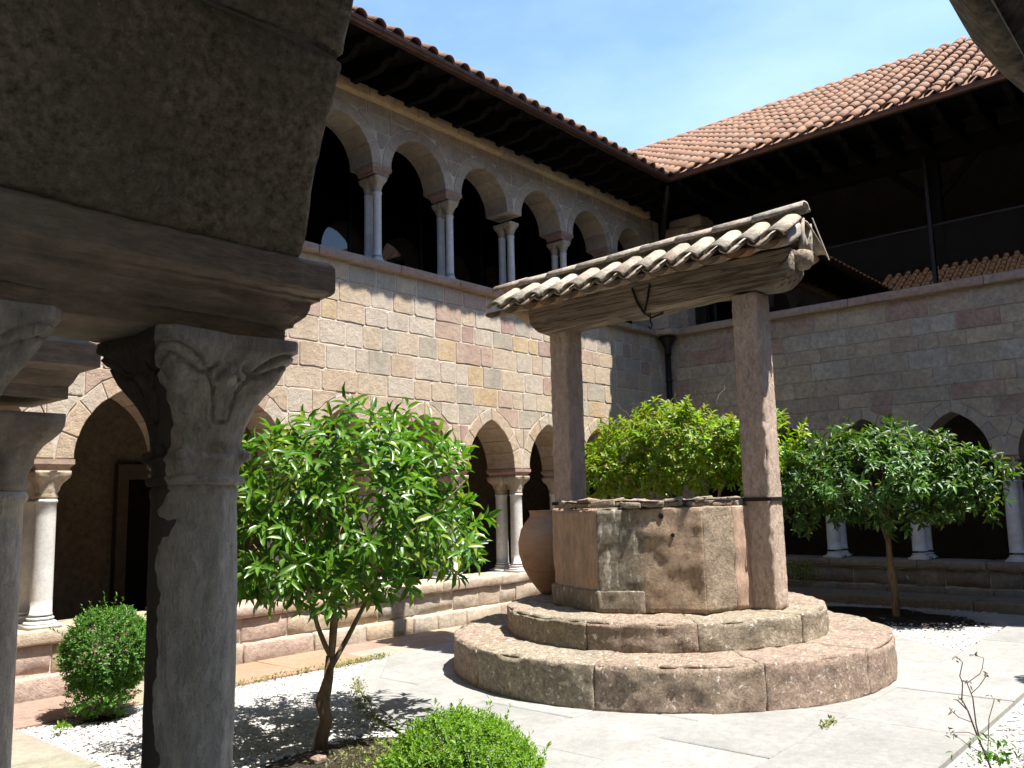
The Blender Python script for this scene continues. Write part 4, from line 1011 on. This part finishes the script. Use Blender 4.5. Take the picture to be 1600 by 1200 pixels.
# ------------------------------------------------------------------ plants
LV = np.array([(0, 0, 0), (.28, .5, .10), (.68, .40, .05), (1, 0, -.18), (.68, -.40, .05), (.28, -.5, .10), (.28, 0, 0), (.68, 0, -.06)], float)
LF = [(0, 6, 1), (6, 7, 2, 1), (7, 3, 2), (0, 5, 6), (6, 5, 4, 7), (7, 4, 3)]
def leaves_frames(pos, d, upv):
    d = d/np.linalg.norm(d, axis=1)[:, None]; s = np.cross(upv, d); s /= (np.linalg.norm(s, axis=1)[:, None]+1e-9); n = np.cross(d, s); return d, s, n
def leaf_cloud(name, pos, d, upv, Ls, Ws, mat, parent, nind=0, leafname='leaf', kind='stuff'):
    d, s, n = leaves_frames(pos, d, upv); off = np.array(wloc(parent)) if parent else np.zeros(3)
    dist = np.linalg.norm(pos, axis=1)-Ls*3; order = np.argsort(dist); ind = set()
    if nind:
        vis = order[:int(nind)]; ind = set(vis.tolist())
    rest = np.array([i for i in range(len(pos)) if i not in ind])
    P = pos[rest][:, None, :]+d[rest][:, None, :]*(LV[None, :, 0, None]*Ls[rest][:, None, None])+s[rest][:, None, :]*(LV[None, :, 1, None]*Ws[rest][:, None, None])+n[rest][:, None, :]*(LV[None, :, 2, None]*Ls[rest][:, None, None])
    V = (P-off).reshape(-1, 3); m_ = len(rest); lens = [len(f) for f in LF]; fl = np.concatenate([np.array(f) for f in LF])
    loops = (fl[None, :]+8*np.arange(m_)[:, None]).ravel()
    tot = np.tile(lens, m_); st = np.concatenate([[0], np.cumsum(tot)[:-1]])
    me_ = bpy.data.meshes.new(name); me_.vertices.add(len(V)); me_.vertices.foreach_set('co', V.ravel()); me_.loops.add(len(loops)); me_.loops.foreach_set('vertex_index', loops.astype(np.int32))
    me_.polygons.add(len(tot)); me_.polygons.foreach_set('loop_start', st.astype(np.int32)); me_.polygons.foreach_set('loop_total', tot.astype(np.int32)); me_.polygons.foreach_set('use_smooth', np.ones(len(tot), bool)); me_.update(); me_.validate()
    o = ob(name, me_, mat, parent, kind)
    if ind:
        lm = bpy.data.meshes.new(leafname); q = LV.copy(); q[:, 1] *= float(np.mean(Ws/Ls)); lm.from_pydata(q.tolist(), [], LF); lm.update(); lm.materials.append(mat)
        lm.polygons.foreach_set('use_smooth', [True]*len(lm.polygons))
        for i in ind:
            l = bpy.data.objects.new(leafname, lm); C.objects.link(l); l.parent = o
            M = Matrix((Vector(d[i])*Ls[i], Vector(s[i])*Ls[i], Vector(n[i])*Ls[i])).transposed().to_4x4(); M.translation = Vector(pos[i]-off); l.matrix_local = M
    return o
def shoots(centers, axes, per, spread, L, W, droop=.25, lenshoot=.12):
    """leaves set spirally along shoots"""
    pos = []; dr = []; up_ = []; LL = []; WW_ = []
    for c, a in zip(centers, axes):
        a = a/np.linalg.norm(a); o1 = np.cross(a, [.3, .2, .9]); o1 /= np.linalg.norm(o1); o2 = np.cross(a, o1); ph = rng.rand()*6.28; k = int(per*(.7+.6*rng.rand()))
        for j in range(k):
            t = j/max(1, k-1); ang = ph+j*2.4; rad = o1*math.cos(ang)+o2*math.sin(ang)
            dd = a*(.25+.9*t)*(1-spread*.3)+rad*spread*(1.1-.5*t)+np.array([0, 0, -droop])+rng.randn(3)*.12
            pos.append(c+a*lenshoot*t); dr.append(dd); up_.append(a+np.array([0, 0, .6])+rng.randn(3)*.25); l = L*(.65+.6*rng.rand())*(1-.2*t*t); LL.append(l); WW_.append(W*(.8+.4*rng.rand())*l/L)
    return np.array(pos), np.array(dr), np.array(up_), np.array(LL), np.array(WW_)
def crown_points(c, R, n, lump=.22, seed=1., inner=.25, zmin=-1, squash=None):
    out = []; ax = []
    while len(out) < n:
        v = rng.randn(3); v /= np.linalg.norm(v)
        if v[2] < zmin: continue
        k = 1+lump*fz(tuple(v*1.0), 1.7, seed, 2)
        rr = k*(inner+(1-inner)*rng.rand()**.45)
        p = np.array([v[0]*R[0], v[1]*R[1], v[2]*R[2]])*rr
        if squash: p = squash(p)
        out.append(np.array(c)+p); a = v+np.array([0, 0, .55])+rng.randn(3)*.35; ax.append(a)
    return out, ax
def branch(mb, p0, p1, r0, r1, bend=.06, k=6):
    p0, p1 = Vector(p0), Vector(p1); pts = []; rs = []; a = Vector((random.uniform(-1, 1), random.uniform(-1, 1), random.uniform(-.3, .3)))*bend
    for i in range(k+1):
        t = i/k; pts.append(p0.lerp(p1, t)+a*math.sin(t*math.pi)+Vector((random.uniform(-1, 1), random.uniform(-1, 1), 0))*bend*.12); rs.append(r0+(r1-r0)*t)
    mb.tube(pts, rs, 8); return pts
# left orange tree
def orange_tree(label, base, fork, crown_c, R, n, L, Wd, mat, seed, tr=.055, nind=300, lump=.25, extra=None, group='orange trees in the court'):
    T = thing('orange_tree', label, 'tree', base, group)
    mb = MB(); b = Vector(base); f = Vector(fork)
    pts = [b+Vector((0, 0, -.05)), b+Vector((.0, 0, .05)), b.lerp(f, .3)+Vector((.012, -.01, 0)), b.lerp(f, .5)+Vector((-.03, .0, 0)), b.lerp(f, .75)+Vector((.01, .01, 0)), f]
    mb.tube(pts, [tr*1.25, tr, tr*.92, tr*1.12, tr*.75, tr*.66], 12); tk = mb.build('trunk', mBark, T, True)
    for i, (dx, dy, dz) in enumerate([(-.16, .03, .42), (-.05, -.1, .5), (.10, .12, .5), (.42, -.05, .55), (.22, .2, .45), (-.3, -.15, .55)][:5]):
        mb = MB(); t = f+Vector((dx, dy, dz)); branch(mb, f-Vector((0, 0, .03*i)), t, tr*.45, tr*.28, .03)
        for q in range(4):
            e = Vector(crown_c)+Vector((random.uniform(-.7, .7)*R[0], random.uniform(-.7, .7)*R[1], random.uniform(-.4, .6)*R[2])); branch(mb, t, e, tr*.26, tr*.08, .08)
        mb.build('branch', mBark, T, True)
    cs, ax = crown_points(crown_c, R, n, lump, seed)
    if extra:
        for (c, r, k) in extra: a, b_ = crown_points(c, r, k, .2, seed+5); cs += a; ax += b_
    P, D, U, L_, W_ = shoots(cs, ax, 9, .95, L, Wd)
    leaf_cloud('crown', P, D, U, L_, W_, mat, T, nind)
    return T
tree1 = orange_tree('bushy orange tree with forked trunk growing in white gravel beside the near column', (3.69, 5.05, G-.02), (3.76, 5.05, -1.04), (3.98, 5.10, -.03), (1.06, .90, .66), 350, .145, .043, mLeafO, 3.1, .046, lump=.36,
    extra=[((4.45, 4.95, .42), (.30, .3, .28), 26), ((3.3, 5.0, .15), (.4, .4, .32), 34), ((4.83, 5.0, -.25), (.36, .3, .28), 26), ((3.4, 4.95, -.48), (.45, .4, .16), 30)])
tree2 = orange_tree('wide low orange tree with dark foliage before the shaded east arcade', (12.0, 3.83, G-.02), (11.95, 3.84, -.55), (11.75, 3.90, .20), (.95, 1.40, .60), 720, .125, .042, mLeafR, 8.4, .05,
    extra=[((11.6, 4.75, -.05), (.5, .5, .45), 60), ((11.7, 3.75, .72), (.4, .8, .25), 40), ((11.7, 2.85, -.05), (.45, .45, .35), 50)])
for t_, pts in ((tree1, [(4.22, 4.30, .0), (4.25, 4.42, .12), (3.9, 4.25, -.2)]),):
    for p in pts:
        V, F = lathe([(.002, -.024), (.015, -.02), (.023, -.008), (.024, .004), (.018, .017), (.003, .024)], 12, p); mk('fruit', V, F, mFruit, t_, True)
# climber mass in the far corner
VI = thing('climbing_shrub', 'bright yellow-green climber mass with stray tendrils behind the well in the corner', 'shrub', (11.5, 6.7, G))
mb = MB()
for (dx, dy) in ((0, 0), (.1, .35), (-.05, -.5)): branch(mb, (11.6+dx, 6.7+dy, G), (11.4+dx, 6.7+dy*1.6, .5), .04, .02, .1)
mb.build('stem', mBark, VI, True)
cs, ax = crown_points((11.25, 6.75, .72), (.62, 1.35, .62), 560, .3, 5.5); a, b = crown_points((10.9, 7.55, .35), (.35, .55, .35), 90, .3, 7.5); cs += a; ax += b
a, b = crown_points((11.4, 5.35, .55), (.4, .65, .55), 150, .3, 2.5); cs += a; ax += b
P, D, U, L_, W_ = shoots(cs, ax, 13, .9, .115, .042, .25, .16); leaf_cloud('foliage', P, D, U, L_, W_, mLeafV, VI, 260)
def tendril(base, d, n, par, nm='tendril', r=.004, curl=.5):
    mb = MB(); p = Vector(base); d = Vector(d).normalized(); pts = [p.copy()]
    for i in range(n):
        d = (d+Vector((random.uniform(-curl, curl), random.uniform(-curl, curl), random.uniform(-curl, curl)*.6))).normalized(); p = p+d*.06; pts.append(p.copy())
    mb.tube(pts, [r*(1-.6*i/len(pts)) for i in range(len(pts))], 5)
    for q in pts[2::2]: mb.tube([q, q+Vector((random.uniform(-.02, .02), random.uniform(-.02, .02), .015))], [.006, .002], 4)
    mb.build(nm, mDryS, par)
for b_, d_ in (((11.3, 7.0, 1.25), (-.1, .5, 1)), ((11.2, 7.3, 1.2), (0, .6, .8)), ((11.35, 6.3, 1.3), (-.1, .8, .8)), ((11.3, 5.9, 1.35), (.1, .2, 1)), ((11.3, 5.3, .95), (0, -.8, .5)), ((10.7, 7.7, .1), (-.4, .6, -.4)), ((10.8, 7.85, .0), (-.5, .4, -.2)), ((10.9, 6.6, .7), (-.3, .5, .1))): tendril(b_, d_, 8, VI)
# clipped box bushes
def box_bush(label, c, R, n, L, mat, seed, base, lump=.12, zmin=-1, sq=None):
    T = thing('box_bush', label, 'bush', base, 'clipped box bushes in the court')
    cs, ax = crown_points(c, R, n, lump, seed, .68, zmin, sq)
    P, D, U, L_, W_ = shoots(cs, ax, 9, .8, L, L*.42, -.1, L*1.6)
    leaf_cloud('foliage', P, D, U, L_, W_, mat, T, 0, kind='stuff')
    if n > 1500:
        k2 = 60; c2, a2 = crown_points(c, tuple(q*1.06 for q in R), k2, lump*1.5, seed+1, .97, zmin, sq); P, D, U, L_, W_ = shoots(c2, a2, 8, .7, L*1.15, L*.45, -.2, L*3.2); leaf_cloud('stray_shoots', P, D, U, L_, W_, mat, T, 0)
    mb = MB()
    for i in range(7): branch(mb, (base[0]+random.uniform(-.03, .03), base[1]+random.uniform(-.03, .03), base[2]), Vector(c)+Vector((random.uniform(-.6, .6)*R[0], random.uniform(-.6, .6)*R[1], random.uniform(0, .5)*R[2])), .012, .005, .04)
    mb.build('stem', mBark, T, True); return T
box_bush('round box bush with ragged lower half by the walkway, far left between the near columns', (3.16, 7.2, -1.12), (.32, .32, .32), 2100, .030, mLeafD, 2.2, (3.14, 7.2, G), .14)
T = bpy.data.objects['box_bush']
cs, ax = crown_points((3.12, 7.2, -1.42), (.26, .26, .20), 620, .25, 6.2, .3); P, D, U, L_, W_ = shoots(cs, ax, 9, .8, .026, .011, -.1, .04); leaf_cloud('lower_foliage', P, D, U, L_, W_, mLeafD, T, 0)
box_bush('dense bright green dome of clipped box at the bottom edge between tree and pavement', (3.66, 3.68, -1.63), (.47, .47, .37), 2300, .030, mLeafB, 4.4, (3.66, 3.68, G), .10, zmin=-.2)
box_bush('round box bush at the right edge of the court beside the pavement', (8.72, 1.22, -1.18), (.36, .36, .40), 900, .026, mLeafD, 6.6, (8.72, 1.22, G), .12)
# twiggy plant lower right
TW = thing('dry_shrub', 'nearly bare brown twiggy shrub in front of the pavement at lower right', 'shrub', (5.62, 1.22, G))
mb = MB()
for pts, r in (([(5.62, 1.33, -1.62), (5.573, 1.388, -1.394), (5.545, 1.419, -1.252), (5.512, 1.457, -1.198)], .006), ([(5.545, 1.419, -1.252), (5.525, 1.44, -1.19), (5.535, 1.43, -1.10), (5.528, 1.44, -1.06), (5.543, 1.422, -.985), (5.525, 1.445, -.955)], .004),
               ([(5.585, 1.375, -1.45), (5.572, 1.389, -1.33), (5.569, 1.392, -1.182), (5.551, 1.413, -1.093)], .0045), ([(5.553, 1.41, -1.10), (5.60, 1.35, -1.05), (5.617, 1.338, -1.02), (5.626, 1.328, -.963), (5.60, 1.36, -.95)], .003),
               ([(5.565, 1.397, -1.16), (5.60, 1.36, -1.12), (5.636, 1.316, -1.05)], .003), ([(5.60, 1.35, -1.42), (5.53, 1.42, -1.37), (5.473, 1.502, -1.37)], .003), ([(5.56, 1.40, -1.32), (5.51, 1.46, -1.29), (5.48, 1.49, -1.25)], .003), ([(5.59, 1.36, -1.5), (5.53, 1.43, -1.44), (5.49, 1.48, -1.39)], .003), ([(5.60, 1.35, -1.5), (5.62, 1.33, -1.3), (5.65, 1.30, -1.2)], .003)):
    mb.tube(pts, [r*(1-.5*i/len(pts)) for i in range(len(pts))], 6)
mb.build('stem', mDryS, TW)
tips = np.array([(5.525, 1.445, -.955), (5.60, 1.36, -.95), (5.636, 1.316, -1.05), (5.473, 1.502, -1.37), (5.48, 1.49, -1.25), (5.49, 1.48, -1.39), (5.65, 1.30, -1.2), (5.512, 1.457, -1.198), (5.551, 1.413, -1.093)])
q = np.repeat(tips, 5, 0)+rng.randn(45, 3)*.012
mDL = leafmat('dry_leaf', [(.12, .09, .07), (.18, .14, .09), (.10, .11, .05)], .2, .8)
leaf_cloud('leaf_tufts', q, rng.randn(45, 3)+[0, 0, .3], rng.randn(45, 3)+[0, 0, 1.], np.full(45, .034), np.full(45, .010), mDL, TW)
q = np.array([(5.60+rng.randn()*.07, 1.33+rng.randn()*.07, -1.55+rng.rand()*.14) for _ in range(60)]); leaf_cloud('low_leaves', q, rng.randn(60, 3)+[0, 0, .6], rng.randn(60, 3)+[0, 0, 1.], np.full(60, .05), np.full(60, .018), mLeafD, TW)

# scatter: white pebbles over the gravel beds (stuff)
def inpoly(x, y, poly):
    c = False; j = len(poly)-1
    for i in range(len(poly)):
        if (poly[i][1] > y) != (poly[j][1] > y) and x < (poly[j][0]-poly[i][0])*(y-poly[i][1])/(poly[j][1]-poly[i][1])+poly[i][0]: c = not c
        j = i
    return c
NWB = [(2.56, 2.55), (2.56, 7.37), (5.4, 7.37), (6.1, 7.37), (5.25, 6.62), (4.5, 5.6), (4.05, 4.4), (3.9, 3.2), (3.9, 2.52)]
def pebbles(name, label, pts, size, mat):
    base = np.array([(1, 0, 0), (-.5, .87, 0), (-.5, -.87, 0), (.45, .3, .7), (-.4, .35, .8), (0, -.5, .7)]); F = [(0, 1, 3), (1, 4, 3), (1, 2, 4), (2, 5, 4), (2, 0, 5), (0, 3, 5), (3, 4, 5)]
    n = len(pts); a = rng.rand(n)*6.28; s = size*(.5+rng.rand(n)); ca, sa = np.cos(a), np.sin(a)
    b = base[None]*s[:, None, None]*(1+.5*rng.randn(n, 6, 3)*.4); X = b[..., 0]*ca[:, None]-b[..., 1]*sa[:, None]; Y = b[..., 0]*sa[:, None]+b[..., 1]*ca[:, None]
    V = np.stack([X+pts[:, 0:1], Y+pts[:, 1:2], b[..., 2]*.5+pts[:, 2:3]], -1).reshape(-1, 3)
    fl = np.array(F).ravel(); loops = (fl[None]+6*np.arange(n)[:, None]).ravel(); m_ = len(F)*n
    me_ = bpy.data.meshes.new(name); me_.vertices.add(len(V)); me_.vertices.foreach_set('co', V.ravel()); me_.loops.add(len(loops)); me_.loops.foreach_set('vertex_index', loops.astype(np.int32)); me_.polygons.add(m_)
    me_.polygons.foreach_set('loop_start', (np.arange(m_)*3).astype(np.int32)); me_.polygons.foreach_set('loop_total', np.full(m_, 3, np.int32)); me_.update()
    o = ob(name, me_, mat, None, 'stuff'); tagd(o, label, 'gravel'); return o
def samp(poly, n, z, keep=None):
    xs = [p[0] for p in poly]; ys_ = [p[1] for p in poly]; out = []
    while len(out) < n:
        x, y = random.uniform(min(xs), max(xs)), random.uniform(min(ys_), max(ys_))
        if inpoly(x, y, poly) and (not keep or keep(x, y)): out.append((x, y, z))
    return np.array(out)
soilc = (3.62, 4.50)
def soilf(x, y): return ((x-soilc[0])/.85)**2+((y-soilc[1])/.6)**2+.35*nz((x, y, 0), 3, 4)
pebbles('gravel', 'white gravel bed around the near orange tree and box bushes', samp(NWB, 26000, -1.642, lambda x, y: soilf(x, y) > 1 or random.random() < .04), .012, mPeb)
NEB = [(9.75, 2.52), (12.2, 2.55), (13.2, 2.9), (13.2, 7.2), (9.3, 7.3), (9.9, 6.5), (10.6, 5.0), (10.45, 3.7)]
pebbles('gravel', 'white gravel bed at the foot of the east wall under the wide orange tree', samp(NEB, 12000, -1.642, lambda x, y: ((x-12.0)/.9)**2+((y-4.2)/1.5)**2 > 1 or random.random() < .15), .014, mPeb)
SEB = [(4.8, .2), (12.5, .2), (12.5, 1.6), (4.8, 1.6)]
pebbles('gravel', 'pale gravel bed at the lower right behind the dry shrub', samp(SEB, 16000, -1.642), .011, mPeb)
# raised soil patches
def patch(nm, label, c, r, mat, h=.03, n=46, amp=.25, seed=1):
    V = [(c[0], c[1], -1.63+h)]; F = []
    for k_ in (.35, .7, 1.0):
        for j in range(n):
            t = 2*math.pi*j/n; rr = k_*(1+amp*fz((math.cos(t), math.sin(t), 0), 2, seed)); V.append((c[0]+r[0]*rr*math.cos(t), c[1]+r[1]*rr*math.sin(t), -1.64+h*(1-k_**2)+(.012*nz((t*3, k_*5, 0), 1, seed) if k_ < 1 else -.015)))
    for j in range(n): F.append((0, 1+j, 1+(j+1) % n))
    for q in range(2):
        for j in range(n): a = 1+q*n; F.append((a+j, a+n+j, a+n+(j+1) % n, a+(j+1) % n))
    o = mk(nm, V, F, mat, None, True, 'stuff'); return tagd(o, label, 'soil')
patch('soil', 'dark bare soil around the trunk of the near orange tree', (soilc[0], soilc[1]), (.86, .64), mSoil, .035)
patch('soil', 'dark damp soil and leaf litter under the wide orange tree', (12.1, 4.4), (.95, 1.6), mSoil, .03, seed=7)
patch('soil', 'small ring of soil under the ragged box bush at far left', (3.14, 7.2), (.2, .18), mSoil, .02, seed=3)
# low herbs
def herb(nm, label, pts, L, mat, cat='ground cover'):
    n = len(pts); o = leaf_cloud(nm, pts+np.c_[np.zeros(n), np.zeros(n), rng.rand(n)*.03], rng.randn(n, 3)+[0, 0, .7], rng.randn(n, 3)*.5+[0, 0, 1.], np.full(n, L)*(.6+.8*rng.rand(n)), np.full(n, L*.45), mat, None); tagd(o, label, cat); return o
herb('ground_herb', 'olive green creeping thyme patch between the near tree and the clipped box dome', np.array([(4.0+rng.randn()*.22-.18, 4.3+rng.randn()*.22, -1.63) for _ in range(4200)]), .03, mMoss)
def line_pts(a, b, n, w): return np.array([(a[0]+(b[0]-a[0])*t+rng.randn()*w, a[1]+(b[1]-a[1])*t+rng.randn()*w, -1.625) for t in rng.rand(n)])
herb('ground_herb', 'thin line of creeping weed along the curved edge of the round pavement', np.vstack([line_pts((5.2, 6.6), (4.55, 5.7), 340, .035), line_pts((4.55, 5.7), (4.2, 5.0), 200, .03)]), .024, mMoss)
herb('ground_herb', 'mossy weeds where the sandstone walkway meets the round pavement', np.vstack([line_pts((5.35, 7.3), (6.2, 7.35), 420, .05), line_pts((4.3, 7.36), (5.4, 7.36), 200, .03)]), .026, mMoss)
herb('ground_herb', 'leafy weeds behind the well step under the wide orange tree', np.array([(10.9+rng.randn()*.3, 5.3+rng.randn()*.35, -1.62+rng.rand()*.12) for _ in range(700)]), .05, mLeafR)
herb('weed', 'small green weed rooted on the face of the lowest well step', np.array([(5.72+rng.randn()*.02-.02, 3.80+rng.randn()*.04, -1.50+rng.randn()*.04) for _ in range(90)])+[.08, .1, 0], .028, mLeafB, 'weed')
herb('weed', 'little green weed in the pavement joint front right of the well', line_pts((6.05, 2.5), (6.3, 2.5), 60, .02), .03, mMoss, 'weed')
herb('weed', 'bright green seedling at the corner of the side path beside the ragged bush', np.array([(2.72+rng.randn()*.03, 6.95+rng.randn()*.03, -1.60) for _ in range(50)]), .035, mLeafB, 'weed')
herb('ground_herb', 'small green plant growing on the shaded east plinth beside the well post', np.array([(13.95+rng.randn()*.03, 5.9+rng.randn()*.14, -1.25+rng.randn()*.1) for _ in range(300)]), .04, mLeafV)
fl = MB()
for p in ((3.78, 4.08), (3.70, 4.2), (3.84, 4.15), (3.6, 4.1)):
    V, F = lathe([(.001, 0), (.010, .006), (.012, .012), (.002, .014)], 8, (p[0], p[1], -1.585)); fl.add(V, F)
fo = fl.build('flower', mYel, None, True, 'stuff'); tagd(fo, 'tiny yellow flowers dotted in the thyme patch', 'flowers')
o = rbox('loose_stone', (3.42, 4.72, -1.60), (.05, .035, .025), .018, (3, 3, 3), mStep, None, amp=.01, ns=12); tagd(o, 'small pale brown stone lying on the dark soil beside the trunk', 'stone')
